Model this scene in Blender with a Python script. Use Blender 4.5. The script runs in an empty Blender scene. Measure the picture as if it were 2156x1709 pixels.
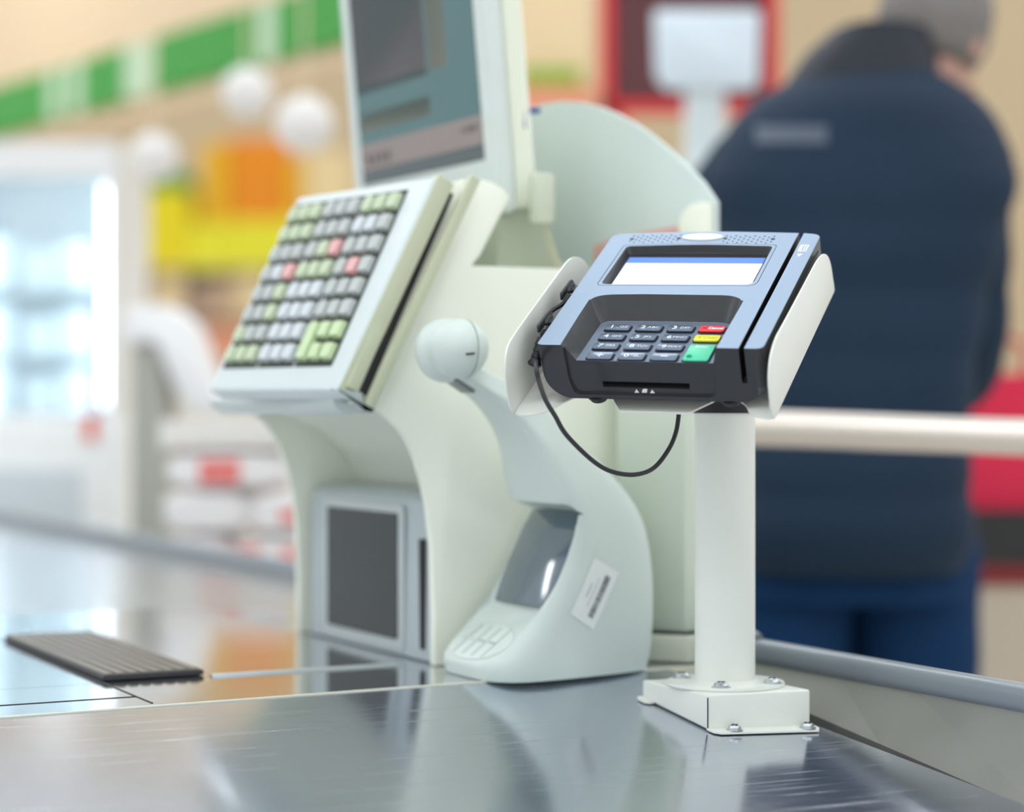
import bpy, bmesh, math, random
from mathutils import Vector, Matrix
from mathutils.bvhtree import BVHTree
random.seed(7)
S = bpy.context.scene
COL = S.collection

# ------------------------------------------------------------------ camera, world, light, exposure
EYE = 1.04                       # lens height above the shop floor; the counter top is at 0.80
CTR = 0.80
F, CX, CY = 4500.0, 1078.0, 854.5
cam_d = bpy.data.cameras.new('camera'); cam = bpy.data.objects.new('camera', cam_d); COL.objects.link(cam)
cam.location = (0, 0, EYE); cam.rotation_euler = (math.pi / 2, 0, 0)
cam_d.sensor_width = 36; cam_d.lens = F / 2156 * 36
cam_d.clip_start = 0.05; cam_d.clip_end = 100
cam_d.dof.use_dof = True; cam_d.dof.focus_distance = 1.70
cam_d.dof.aperture_fstop = cam_d.lens / 1000 / 0.032
cam_d.dof.aperture_blades = 0
S.camera = cam
S.view_settings.view_transform = 'Standard'; S.view_settings.look = 'None'
S.view_settings.exposure = 0.38; S.view_settings.gamma = 1; S.view_settings.use_curve_mapping = False
S.cycles.use_denoising = True
S.cycles.max_bounces = 8
W = bpy.data.worlds.new('world'); S.world = W; W.use_nodes = True
W.node_tree.nodes['Background'].inputs[0].default_value = (0.93, 0.98, 1.0, 1)
W.node_tree.nodes['Background'].inputs[1].default_value = 0.66

# ------------------------------------------------------------------ helpers
def pxd(x, y, d):                # a point of the place seen in direction (x, y), d metres in front of the lens
    return Vector(((x - CX) / F * d, d, EYE - (y - CY) / F * d))
TH = math.radians(28)            # the checkout counter stands turned by 28 degrees
U = Vector((math.cos(TH), math.sin(TH), 0)); V = Vector((-math.sin(TH), math.cos(TH), 0)); Z = Vector((0, 0, 1))
def uvz(u, v, z): return U * u + V * v + Z * (CTR + z)
def frame(o, ex, ey, ez):
    m = Matrix((ex, ey, ez)).transposed().to_4x4(); m.translation = o; return m
UVM = frame(Vector((0, 0, CTR)), U, V, Z)

def mat(name, col, rough=0.5, metal=0.0, spec=0.5, var=0.04, bump=0.0, scale=30, coat=0.0, emit=None, es=0.0,
        trans=0.0, stretch=None, rvar=0.0, ior=1.5):
    m = bpy.data.materials.new(name); m.use_nodes = True
    nt = m.node_tree; b = nt.nodes['Principled BSDF']
    tc = nt.nodes.new('ShaderNodeTexCoord'); mp = nt.nodes.new('ShaderNodeMapping')
    nt.links.new(tc.outputs['Object'], mp.inputs['Vector'])
    if stretch: mp.inputs['Scale'].default_value = stretch
    nz = nt.nodes.new('ShaderNodeTexNoise'); nz.inputs['Scale'].default_value = scale; nz.inputs['Detail'].default_value = 4
    nt.links.new(mp.outputs[0], nz.inputs['Vector'])
    mx = nt.nodes.new('ShaderNodeMix'); mx.data_type = 'RGBA'
    mx.inputs['A'].default_value = (*[max(0, c * (1 - var)) for c in col], 1)
    mx.inputs['B'].default_value = (*[min(1, c * (1 + var)) for c in col], 1)
    nt.links.new(nz.outputs['Fac'], mx.inputs['Factor']); nt.links.new(mx.outputs['Result'], b.inputs['Base Color'])
    b.inputs['Roughness'].default_value = rough; b.inputs['Metallic'].default_value = metal
    b.inputs['Specular IOR Level'].default_value = spec; b.inputs['IOR'].default_value = ior
    b.inputs['Coat Weight'].default_value = coat; b.inputs['Coat Roughness'].default_value = 0.1
    b.inputs['Transmission Weight'].default_value = trans
    if rvar:
        mr = nt.nodes.new('ShaderNodeMapRange'); mr.inputs['To Min'].default_value = max(0.02, rough - rvar)
        mr.inputs['To Max'].default_value = rough + rvar
        nt.links.new(nz.outputs['Fac'], mr.inputs['Value']); nt.links.new(mr.outputs[0], b.inputs['Roughness'])
    if bump:
        bp = nt.nodes.new('ShaderNodeBump'); bp.inputs['Strength'].default_value = bump; bp.inputs['Distance'].default_value = 0.001
        nt.links.new(nz.outputs['Fac'], bp.inputs['Height']); nt.links.new(bp.outputs[0], b.inputs['Normal'])
    if emit:
        b.inputs['Emission Color'].default_value = (*emit, 1); b.inputs['Emission Strength'].default_value = es
    return m

def tag(o, label, cat, group=None):
    o['label'] = label; o['category'] = cat
    if group: o['group'] = group
    return o
def root(name, m, label, cat, group=None):
    o = bpy.data.objects.new(name, None); COL.objects.link(o); o.matrix_world = m; o.empty_display_size = 0.02
    return tag(o, label, cat, group)
def obj(name, bm, m, parent=None, smooth=None, mw=None):
    me = bpy.data.meshes.new(name)
    bmesh.ops.recalc_face_normals(bm, faces=bm.faces[:])
    bm.to_mesh(me); bm.free()
    for mm in (m if isinstance(m, (list, tuple)) else [m]): me.materials.append(mm)
    if smooth is not None:
        me.polygons.foreach_set('use_smooth', [True] * len(me.polygons))
        me.set_sharp_from_angle(angle=math.radians(smooth))
    o = bpy.data.objects.new(name, me); COL.objects.link(o)
    if mw is not None: o.matrix_world = mw
    if parent is not None: o.parent = parent
    return o
def structure(o): o['kind'] = 'structure'; return o

def bev(bm, r, seg=2, ang=30, geom=None):
    if r <= 0: return
    es = [e for e in (geom or bm.edges) if e.is_valid and len(e.link_faces) == 2 and e.calc_face_angle(0) > math.radians(ang)]
    bmesh.ops.bevel(bm, geom=es, offset=r, offset_type='OFFSET', segments=seg, profile=0.5, affect='EDGES', clamp_overlap=True)
def box(bm, x0, x1, y0, y1, z0, z1, r=0, seg=2, M=None, mi=0):
    t = bmesh.new()
    vs = [t.verts.new((x, y, z)) for x in (x0, x1) for y in (y0, y1) for z in (z0, z1)]
    for f in ((0, 1, 3, 2), (4, 6, 7, 5), (0, 4, 5, 1), (2, 3, 7, 6), (0, 2, 6, 4), (1, 5, 7, 3)):
        t.faces.new([vs[i] for i in f])
    bmesh.ops.recalc_face_normals(t, faces=t.faces[:])
    bev(t, r, seg); merge(bm, t, M, mi)
def merge(bm, t, M=None, mi=0):
    if M is not None: t.transform(M)
    mp = {}
    for v in t.verts: mp[v.index if False else v] = bm.verts.new(v.co)
    for f in t.faces:
        try:
            g = bm.faces.new([mp[v] for v in f.verts]); g.material_index = mi if mi else f.material_index; g.smooth = f.smooth
        except ValueError: pass
    t.free()
def prism(bm, poly, a, b, axis='z', r=0, seg=2, M=None, mi=0, poly2=None, ang=30):
    """poly: 2-D outline, extruded from a to b along axis (x: poly is (y,z); y: poly is (x,z); z: poly is (x,y))"""
    t = bmesh.new()
    def P(p, c): return {'z': (p[0], p[1], c), 'y': (p[0], c, p[1]), 'x': (c, p[0], p[1])}[axis]
    A = [t.verts.new(P(p, a)) for p in poly]; B = [t.verts.new(P(p, b)) for p in (poly2 or poly)]
    n = len(poly); t.faces.new(A[::-1]); t.faces.new(B)
    for i in range(n): t.faces.new((A[i], A[(i + 1) % n], B[(i + 1) % n], B[i]))
    bmesh.ops.recalc_face_normals(t, faces=t.faces[:])
    bev(t, r, seg, ang); merge(bm, t, M, mi)
def rrect(x0, x1, y0, y1, r, n=5):
    out = []
    for cx, cy, a0 in ((x1 - r, y1 - r, 0), (x0 + r, y1 - r, 90), (x0 + r, y0 + r, 180), (x1 - r, y0 + r, 270)):
        for k in range(n + 1):
            a = math.radians(a0 + 90 * k / n); out.append((cx + r * math.cos(a), cy + r * math.sin(a)))
    return out
def roundpoly(pts, r, n=4):
    """round the corners of a polygon; pts may carry their own radius as a third entry"""
    out = []; N = len(pts)
    for i in range(N):
        p = Vector(pts[i][:2]); rr = pts[i][2] if len(pts[i]) > 2 else r
        a = (Vector(pts[i - 1][:2]) - p); b = (Vector(pts[(i + 1) % N][:2]) - p)
        d = min(rr, a.length * .49, b.length * .49)
        if d <= 1e-6: out.append(tuple(p)); continue
        A = p + a.normalized() * d; B = p + b.normalized() * d
        for k in range(n + 1):
            t = k / n; q = A * (1 - t) ** 2 + p * 2 * t * (1 - t) + B * t * t; out.append(tuple(q))
    return out
def lathe(bm, prof, n=32, M=None, mi=0, cap=True):
    t = bmesh.new(); R = []
    for r, z in prof:
        R.append([t.verts.new((r * math.cos(2 * math.pi * k / n), r * math.sin(2 * math.pi * k / n), z)) for k in range(n)])
    for A, B in zip(R, R[1:]):
        for k in range(n): t.faces.new((A[k], A[(k + 1) % n], B[(k + 1) % n], B[k]))
    if cap: t.faces.new(R[0][::-1]); t.faces.new(R[-1])
    bmesh.ops.recalc_face_normals(t, faces=t.faces[:]); merge(bm, t, M, mi)
def catmull(pts, n=8):
    P = [Vector(p) for p in pts]; P = [P[0] * 2 - P[1]] + P + [P[-1] * 2 - P[-2]]; out = []
    for i in range(1, len(P) - 2):
        for k in range(n):
            t = k / n
            out.append(0.5 * ((2 * P[i]) + (P[i + 1] - P[i - 1]) * t + (2 * P[i - 1] - 5 * P[i] + 4 * P[i + 1] - P[i + 2]) * t * t
                       + (-P[i - 1] + 3 * P[i] - 3 * P[i + 1] + P[i + 2]) * t ** 3))
    out.append(P[-2]); return out
def tube(bm, pts, r, n=10, M=None, mi=0):
    t = bmesh.new(); pts = [Vector(p) for p in pts]; rings = []; up = None
    for i, p in enumerate(pts):
        d = (pts[min(i + 1, len(pts) - 1)] - pts[max(i - 1, 0)]).normalized()
        if up is None: up = d.orthogonal().normalized()
        up = (up - d * up.dot(d)).normalized(); s = d.cross(up)
        rr = r[i] if isinstance(r, (list, tuple)) else r
        rings.append([t.verts.new(p + (up * math.cos(2 * math.pi * k / n) + s * math.sin(2 * math.pi * k / n)) * rr) for k in range(n)])
    for A, B in zip(rings, rings[1:]):
        for k in range(n): t.faces.new((A[k], A[(k + 1) % n], B[(k + 1) % n], B[k]))
    t.faces.new(rings[0][::-1]); t.faces.new(rings[-1])
    bmesh.ops.recalc_face_normals(t, faces=t.faces[:]); merge(bm, t, M, mi)
def loft(bm, rings, M=None, mi=0, cap=True):
    t = bmesh.new(); R = [[t.verts.new(p) for p in r] for r in rings]; n = len(R[0])
    for A, B in zip(R, R[1:]):
        for k in range(n): t.faces.new((A[k], A[(k + 1) % n], B[(k + 1) % n], B[k]))
    if cap: t.faces.new(R[0][::-1]); t.faces.new(R[-1])
    bmesh.ops.recalc_face_normals(t, faces=t.faces[:]); merge(bm, t, M, mi)
def text_bm(body, size, M, bm=None, depth=0.0001, xs=1.0, shear=0.0, bold=0.0):
    c = bpy.data.curves.new('t', 'FONT'); c.body = body; c.size = size; c.extrude = depth / 2; c.shear = shear; c.offset = bold
    c.align_x = 'CENTER'; c.align_y = 'CENTER'; c.resolution_u = 3
    o = bpy.data.objects.new('t', c); COL.objects.link(o)
    dg = bpy.context.evaluated_depsgraph_get(); me = bpy.data.meshes.new_from_object(o.evaluated_get(dg))
    t = bmesh.new(); t.from_mesh(me); t.transform(Matrix.Diagonal((xs, 1, 1, 1)))
    bpy.data.objects.remove(o); bpy.data.curves.remove(c); bpy.data.meshes.remove(me)
    bm = bm or bmesh.new(); merge(bm, t, M); return bm
def cut(o, cutters, op='DIFFERENCE'):
    """carve cutters (bmesh list) out of o, then bake"""
    tmp = []
    for cb in cutters:
        me = bpy.data.meshes.new('c'); bmesh.ops.recalc_face_normals(cb, faces=cb.faces[:]); cb.to_mesh(me); cb.free()
        c = bpy.data.objects.new('c', me); COL.objects.link(c); c.matrix_world = o.matrix_world.copy(); tmp.append(c)
        md = o.modifiers.new('b', 'BOOLEAN'); md.operation = op; md.object = c; md.solver = 'FAST'
    bpy.context.view_layer.update()
    dg = bpy.context.evaluated_depsgraph_get(); me = bpy.data.meshes.new_from_object(o.evaluated_get(dg))
    o.modifiers.clear(); old = o.data; o.data = me; me.name = old.name; bpy.data.meshes.remove(old)
    for c in tmp: bpy.data.objects.remove(c)
    return o
def polish(o, r, seg=2, ang=35, smooth=40, dist=1e-5):
    b = bmesh.new(); b.from_mesh(o.data)
    bmesh.ops.remove_doubles(b, verts=b.verts[:], dist=dist)
    bmesh.ops.dissolve_limit(b, angle_limit=math.radians(1.5), verts=b.verts[:], edges=b.edges[:])
    bev(b, r, seg, ang); b.to_mesh(o.data); b.free()
    me = o.data; me.polygons.foreach_set('use_smooth', [True] * len(me.polygons)); me.set_sharp_from_angle(angle=math.radians(smooth))

# ------------------------------------------------------------------ materials
m_cream = mat('cream_paint', (0.88, 0.90, 0.79), 0.45, var=0.02, scale=8)
m_white = mat('white_powder_coat', (0.80, 0.82, 0.76), 0.32, var=0.015, scale=12)
m_greyw = mat('pale_grey_plastic', (0.62, 0.69, 0.68), 0.42, var=0.02, scale=10)
m_greyd = mat('grey_plastic', (0.42, 0.48, 0.48), 0.45, var=0.03)
m_olive = mat('olive_cream_plastic', (0.55, 0.58, 0.42), 0.45, var=0.03)
m_black = mat('black_plastic', (0.022, 0.024, 0.028), 0.32, var=0.1, scale=200, bump=0.05)
m_face = mat('plastic_blue_sheen', (0.36, 0.46, 0.60), 0.42, metal=0.7, var=0.03, scale=600, bump=0.04)  # dark plastic with the bluish ceiling sheen put into its colour
m_pad = mat('keypad_black_satin', (0.24, 0.30, 0.40), 0.26, metal=0.8, var=0.05, scale=300)
m_dark = mat('deep_black', (0.006, 0.006, 0.008), 0.5)
m_rubber = mat('cable_rubber', (0.018, 0.019, 0.024), 0.45, var=0.1)
m_ink = mat('white_print', (0.85, 0.86, 0.9), 0.5, var=0.01)
m_red = mat('red_key', (0.82, 0.045, 0.05), 0.35, var=0.03)
m_yel = mat('yellow_key', (0.80, 0.76, 0.05), 0.35, var=0.03)
m_grn = mat('green_key', (0.07, 0.62, 0.36), 0.35, var=0.03)
m_screw = mat('zinc_screw', (0.62, 0.66, 0.68), 0.28, metal=1.0, var=0.1)
m_steel = mat('brushed_steel', (0.60, 0.63, 0.66), 0.24, metal=1.0, var=0.06, scale=60, stretch=(0.6, 12, 12), bump=0.03, rvar=0.04)
m_mirror = mat('polished_steel', (0.66, 0.68, 0.70), 0.10, metal=1.0, var=0.04, scale=20, stretch=(0.5, 8, 8), rvar=0.03)
m_rail = mat('grey_rail', (0.22, 0.25, 0.28), 0.35, metal=0.2, var=0.03)
m_panel = mat('galvanised_panel', (0.26, 0.26, 0.24), 0.42, metal=0.5, var=0.08, scale=25, rvar=0.08)
m_belt = mat('ribbed_dark_rubber', (0.19, 0.165, 0.14), 0.35, metal=.3, var=0.1)

def round_edges(m, r):
    nt = m.node_tree; bv = nt.nodes.new('ShaderNodeBevel'); bv.inputs['Radius'].default_value = r; bv.samples = 4
    bp = next((n for n in nt.nodes if n.type == 'BUMP'), None)
    tgt = bp.inputs['Normal'] if bp else nt.nodes['Principled BSDF'].inputs['Normal']
    nt.links.new(bv.outputs[0], tgt)
for m_ in (m_black, m_face, m_pad): round_edges(m_, .0014)

# ================================================================== card terminal (frame fitted to its face)
RT = Matrix(((0.9348, 0.3243, -0.1449), (-0.3540, 0.8183, -0.4529), (-0.0283, 0.4746, 0.8797)))
TM = RT.to_4x4(); TM.translation = Vector((0.0188, 1.66, EYE + 0.0482))
term = root('card_terminal', TM, 'black payment card terminal with a painted blue sheen, tilted on the white post', 'card terminal')

top_out = roundpoly([(0.0, -0.001, .006), (0.1623, -0.001, 0.0), (0.1623, 0.2085, .008), (0.081, 0.2145, .06), (0.0, 0.2085, .010)], 0.01, 6)
front_pf = roundpoly([(0.0005, 0.002, 0), (0.183, 0.002, 0), (0.1825, -0.034, .01), (0.166, -0.0462, .01), (0.016, -0.0465, .012), (0.0025, -0.033, .012)], .01, 6)
b = bmesh.new(); prism(b, roundpoly([(0, -.001, .006), (.1805, -.001, .007), (.1812, .2075, .009), (.1660, .2105, .003), (.081, .2150, .06), (0, .2085, .010)], .01, 6), 0, -0.0465)
body = obj('housing', b, [m_black, m_face, m_pad, m_dark], mw=TM)
c0 = bmesh.new(); prism(c0, front_pf, -0.01, 0.23, 'y'); cut(body, [c0], 'INTERSECT')
# keypad well: rim outline tapering to the floor
rim = [(.0205, -.02), (.0185, .070), (.0195, .0800), (.0240, .0862), (.0330, .0895), (.055, .0908), (.082, .0915), (.110, .0912), (.130, .0902), (.1390, .0870), (.1445, .0810), (.1458, .072), (.1442, -.02)]
flo = [(.0300, -.02), (.0308, .058), (.0318, .0645), (.0345, .0690), (.0390, .0705), (.056, .0712), (.082, .0715), (.110, .0713), (.128, .0708), (.1345, .0690), (.1385, .0650), (.1400, .058), (.1400, -.02)]
rim = [tuple(p[:2]) for p in catmull([(*p, 0) for p in rim], 4)]; flo = [tuple(p[:2]) for p in catmull([(*p, 0) for p in flo], 4)]
def sc(poly, poly2, k): return [(a[0] + (a[0] - c[0]) * k, a[1] + (a[1] - c[1]) * k) for a, c in zip(poly, poly2)]
c1 = bmesh.new(); prism(c1, sc(rim, flo, 2 / 15), 0.002, -0.0145, 'z', poly2=flo)
# pad front is set back a little between the side posts
c2 = bmesh.new(); prism(c2, roundpoly([(.0215, .01, 0), (.0232, -.030, 0), (.0265, -.0428, .004), (.1385, -.0428, .004), (.1412, -.035, 0), (.1430, .01, 0)], .003), -.033, .0018, 'y')
# swipe groove, icon side
c3 = bmesh.new(); box(c3, .1618, .1659, -.05, .25, -.0293, .01)
# screen pocket
scr = roundpoly([(.0195, .1090, .005), (.1462, .1105, .008), (.1458, .1842, .004), (.082, .1880, .06), (.0200, .1838, .004)], .004, 5)
scr_in = [(.0825 + (x - .0825) * .955, .1460 + (y - .146) * .93) for x, y in scr]
c4 = bmesh.new(); prism(c4, sc(scr, scr_in, .3), .002, -.0066, 'z', poly2=scr_in)
# thin groove round the screen
g_o = [(.0825 + (x - .0825) * 1.052, .1475 + (y - .1475) * 1.075) for x, y in scr]; g_i = [(.0825 + (x - .0825) * 1.045, .1475 + (y - .1475) * 1.062) for x, y in scr]
c5 = bmesh.new()
R4 = [[c5.verts.new((x, y, z)) for x, y in P_] for P_, z in ((g_o, .002), (g_o, -.0008), (g_i, -.0008), (g_i, .002))]
for k in range(4):
    A, B_ = R4[k], R4[(k + 1) % 4]
    for i in range(len(A)): c5.faces.new((A[i], A[(i + 1) % len(A)], B_[(i + 1) % len(A)], B_[i]))
# chip card slot
c6 = bmesh.new(); box(c6, .0493, .1193, -.01, .040, -.0352, -.0325)
c7 = bmesh.new(); prism(c7, [(-.01, -.0350), (.010, -.0350), (.010, -.0362), (-.01, -.0400)], .0495, .1191, 'x')
for c in (c1, c2, c3, c4, c5, c6, c7): cut(body, [c])
polish(body, 0.0008, 2, 38, 35, 2e-4)
bb_ = bmesh.new(); bb_.from_mesh(body.data); bmesh.ops.bisect_plane(bb_, geom=bb_.verts[:] + bb_.edges[:] + bb_.faces[:], plane_co=(0, 0, -.0330), plane_no=(0, 0, 1)); bb_.to_mesh(body.data); bb_.free()
body.data.materials.append(mat('lower_shell_black', (.050, .054, .060), .35, var=.1, scale=200))
for p in body.data.polygons:
    n = p.normal; c = p.center
    if n.z > .80 and c.z > -.0012: p.material_index = 1  # upward faces take the sheen-coloured copy of the black plastic
    elif n.z > .9 and -.0155 < c.z < -.0135: p.material_index = 2
    elif .1617 < c.x < .1660 and c.z < -.002: p.material_index = 3
    elif c.z < -.0330 and not (.021 < c.x < .1432 and c.y < .05 and c.z > -.0428): p.material_index = 4
    else: p.material_index = 0
    if p.area > 2e-5 and max(abs(n.x), abs(n.y), abs(n.z)) > .995: p.use_smooth = False
body.parent = term; body.matrix_parent_inverse = Matrix(); body.matrix_world = TM; body.matrix_basis = Matrix()

def tpart(name, bm, m, parent=term, smooth=40):
    return obj(name, bm, m, parent, smooth)
# screen; the ceiling's blue-to-white reflection is painted as a glow
b = bmesh.new(); box(b, .0225, .1435, .1135, .1830, -.0070, -.0064)
mask = tpart('screen_surround', b, m_dark); mask['label'] = 'black screen surround'
m_lcd = mat('display_reflection', (0.25, 0.3, 0.36), 0.35, emit=(0.86, 0.94, 1.0), es=0.68, var=0.01, coat=0.1)
m_lcdb = mat('display_reflection_blue', (0.05, 0.12, 0.35), 0.35, emit=(0.10, 0.22, 0.62), es=0.7, var=0.02, coat=0.1)
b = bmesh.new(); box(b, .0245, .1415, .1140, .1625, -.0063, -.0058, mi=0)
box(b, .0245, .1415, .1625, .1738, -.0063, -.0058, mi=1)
tpart('screen', b, [m_lcd, m_lcdb])['label'] = 'display with its white and blue reflection painted as a glow'
# logo oval
b = bmesh.new(); prism(b, [(.0812 + .0175 * math.cos(a * math.pi / 20), .2020 + .0066 * math.sin(a * math.pi / 20)) for a in range(40)], 0, .0006, 'z', r=.0002)
tpart('oval_badge', b, m_white)['label'] = 'blank white oval badge'
# speaker holes
for x0 in (.0201, .1015):
    b = bmesh.new()
    for i in range(6):
        for j in range(3): 
            x = x0 + i * .0082 + j * -.0002; y = .2040 - j * .0056 + (.0012 if x0 < .05 else 0) + (.0022 * math.sin(math.pi * x / .164) - .001)
            for dx, dy in ((0, 0), (.0042, -.0026)):
                if i == 5 and dx: continue
                lathe(b, [(.0009, -.0002), (.0009, .00012)], 10, Matrix.Translation((x + dx, y + dy, 0)))
    for x in (x0, x0 + .041): lathe(b, [(.0019, -.0002), (.0019, .00016)], 14, Matrix.Translation((x, .1985 + (.0022 * math.sin(math.pi * x / .164) - .001), 0)))
    tpart('speaker_holes', b, m_dark)
# swipe icon
b = bmesh.new(); t = bmesh.new()
def frame2(bm, x0, x1, y0, y1, w, z0, z1, sh=0):
    for a in ((x0, x1, y0, y0 + w), (x0, x1, y1 - w, y1), (x0, x0 + w, y0, y1), (x1 - w, x1, y0, y1)): box(bm, a[0], a[1], a[2], a[3], z0, z1)
frame2(b, .1686, .1756, .1735, .1868, .0011, 0, .00015); box(b, .1703, .1712, .1745, .1858, 0, .00015); box(b, .1726, .1735, .1745, .1858, 0, .00015)
prism(b, [(.1694, .1692), (.1740, .1692), (.1717, .1632)], 0, .00015); t.free()
tpart('swipe_icon', b, m_ink)
# chip slot icons
b = bmesh.new()
for x in (.0762, .0888): prism(b, [(x - .0019, -.0415), (x + .0019, -.0415), (x, -.0385)], .0014, .0019, 'y')
prism(b, [(.0803, -.0413), (.0843, -.0413), (.0850, -.0380), (.0818, -.0380), (.0810, -.0390)], .0014, .0019, 'y')
tpart('slot_icon', b, m_ink)
b = bmesh.new(); box(b, .0493, .1193, .0125, .0130, -.0352, -.0325); tpart('card_slot', b, m_dark)
# side rail strip and seam
b = bmesh.new(); prism(b, roundpoly([(.012, -.024), (.020, -.030), (.195, -.030), (.200, -.024), (.195, -.008), (.020, -.008)], .003), .1800, .1822, 'x', r=.0005); tpart('side_strip', b, m_black)
# keys
cols = [(.0378, .0582), (.0636, .0842), (.0895, .1103), (.1152, .1356)]
rows = [(.0522, .0618), (.0357, .0455), (.0194, .0292), (.0030, .0130)]
names = [[('1', '_QZ'), ('2', 'ABC'), ('3', 'DEF'), ('X', 'Cancel')], [('4', 'GHI'), ('5', 'JKL'), ('6', 'MNO'), ('<', 'Clear')],
         [('7', 'PRS'), ('8', 'TUV'), ('9', 'WXY'), None], [('+', ''), ('0', '*#,.'), ('-', ''), ('o', 'Enter')]]
KZ = -.0145
m_keyblk = mat('key_black_satin', (0.19, 0.24, 0.32), 0.28, metal=0.75, var=0.05, scale=300)
m_inkk = mat('key_legend', (0.78, 0.82, 0.92), 0.45, var=0.01)
m_inkred = mat('cancel_cross', (0.45, 0.02, 0.02), 0.5); m_inkyel = mat('clear_legend', (0.45, 0.42, 0.02), 0.5); m_inkgrn = mat('enter_ring', (0.01, 0.33, 0.17), 0.5)
for r in range(4):
    for c in range(4):
        if names[r][c] is None: continue
        n1, n2 = names[r][c]; x0, x1 = cols[c]; y0, y1 = rows[r]
        if n2 == 'Enter': y1 = rows[2][1]
        m = m_keyblk if c < 3 else [m_red, m_yel, None, m_grn][r]
        # dark seat
        b = bmesh.new(); prism(b, rrect(x0 - .0009, x1 + .0012, y0 - .0009, y1 + .0006, .0022), KZ, KZ + .00025, 'z')
        prism(b, rrect(x0, x1, y0, y1, .002), KZ, KZ + .0020, 'z', r=.0005, seg=2)
        t_ = obj('key', b, [m, m_dark], term, 40)
        for p in t_.data.polygons:
            if p.center.z < KZ + .0004: p.material_index = 1
        t_['label'] = {'Cancel': 'red cancel key', 'Clear': 'yellow clear key', 'Enter': 'tall green enter key'}.get(n2, 'black key marked ' + (n1 if n1 not in '+-' else {'+': 'plus', '-': 'minus'}[n1]))
        zt = KZ + .00203; ym = (y0 + y1) / 2; xm = (x0 + x1) / 2
        if c < 3 and r < 3:
            b = text_bm(n1, .0074, Matrix.Translation((x0 + .0055, ym, zt)), xs=1.15, bold=.00012)
            text_bm(n2, .0044, Matrix.Translation((x0 + .0140, ym, zt)), b, xs=1.1)
            lm = m_inkk
        elif c < 3:
            if n1 == '+': b = bmesh.new(); box(b, xm - .0028, xm + .0028, ym - .0008, ym + .0008, zt, zt + .0001); box(b, xm - .0008, xm + .0008, ym - .0028, ym + .0028, zt, zt + .0001)
            elif n1 == '-': b = bmesh.new(); box(b, xm - .0029, xm + .0029, ym - .0007, ym + .0007, zt, zt + .0001)
            else: b = text_bm('0', .0072, Matrix.Translation((x0 + .0058, ym, zt)), xs=1.2, bold=.0001); text_bm('*#,.', .0052, Matrix.Translation((x0 + .0135, ym, zt)), b, xs=1.2)
            lm = m_inkk
        elif n2 == 'Cancel':
            b = text_bm('Cancel', .0052, Matrix.Translation((xm + .0030, ym, zt)), xs=.86, bold=.00018); lm = m_inkk
            e = bmesh.new()
            for s_ in (-1, 1):
                box(e, -.0026, .0026, -.00035, .00035, 0, .0001, M=Matrix.Translation((x0 + .0042, ym, zt)) @ Matrix.Rotation(s_ * .75, 4, 'Z'))
            obj('legend', e, m_inkred, t_)
        elif n2 == 'Clear':
            b = text_bm('Clear', .0052, Matrix.Translation((xm + .0022, ym, zt)), xs=.95); lm = m_inkyel
            prism(b, [(x0 + .0030, ym), (x0 + .0055, ym + .0020), (x0 + .0050, ym), (x0 + .0055, ym - .0020)], zt, zt + .0001)
        else:
            b = text_bm('Enter', .0052, Matrix.Translation((xm, y1 - .0040, zt)), xs=.95, bold=.0001); lm = m_inkk
            e = bmesh.new(); lathe(e, [(.0013, 0), (.0022, 0), (.0022, .0006), (.0013, .0006)], 20, Matrix.Translation((x0 + .0045, y0 + .0050, zt)), cap=False)
            obj('legend', e, m_inkgrn, t_)
        if n2 == 'JKL':
            lathe(b, [(.0007, 0), (.0007, .0002)], 10, Matrix.Translation((x0 + .0018, y0 + .0020, zt)))
        obj('legend', b, lm, t_)
# strain relief, clips, cable
b = bmesh.new()
R_ = Matrix.Translation((-.0060, .0285, -.0090)) @ Vector((-.0050, -.0150, -.0190)).to_track_quat('Z', 'Y').to_matrix().to_4x4()
pr = [(.0034, 0)]
for k in range(3): pr += [(.0036, .0020 + k * .0052), (.0043, .0058 + k * .0052), (.0043, .0066 + k * .0052), (.0037, .0068 + k * .0052)]
pr += [(.0045, .0190), (.0055, .0205), (.0055, .0225), (.0042, .0236), (.0026, .0240)]
lathe(b, pr, 20, R_); tpart('strain_relief', b, m_rubber)
for y0, y1 in ((.083, .116), (.024, .059)):
    b = bmesh.new(); prism(b, roundpoly([(y0, -.003), (y0 + .001, .0035), (y1 - .004, .0030), (y1, -.0025)], .002), -.0075, -.0055, 'x', r=.0004)
    box(b, -.0062, .0012, y0 + .016, y0 + .026, -.004, -.0012); box(b, -.0062, .0012, y0 + .002, y0 + .010, -.0065, -.0040)
    prism(b, roundpoly([(y0 + .013, -.0015), (y0 + .016, .0005), (y0 + .026, .0005), (y0 + .028, -.0015)], .001), -.0058, -.0030, 'x')
    tpart('cable_clip', b, m_black)
inv = TM.inverted()
way = [(1129, 773, 1.640), (1134, 800, 1.635), (1148, 840, 1.630), (1169, 876, 1.630), (1193, 916, 1.635), (1246, 968, 1.65), (1287, 992, 1.66), (1335, 999, 1.675), (1376, 985, 1.69), (1407, 947, 1.70), (1423, 910, 1.71), (1429, 872, 1.715), (1430, 845, 1.72)]
p1 = [R_ @ Vector((0, 0, .018))]
b = bmesh.new(); tube(b, catmull(p1 + [inv @ pxd(*q) for q in way], 8), .00185, 12)
cab = tpart('cable', b, m_rubber)
b = bmesh.new(); tube(b, catmull([(-.004, .096, -.004), (-.006, .084, -.006), (-.0115, .074, -.007), (-.0125, .064, -.008), (-.009, .052, -.008), (-.005, .040, -.008), (-.006, .0290, -.0090)], 8), .0019, 12)
tpart('cable', b, m_rubber)
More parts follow.
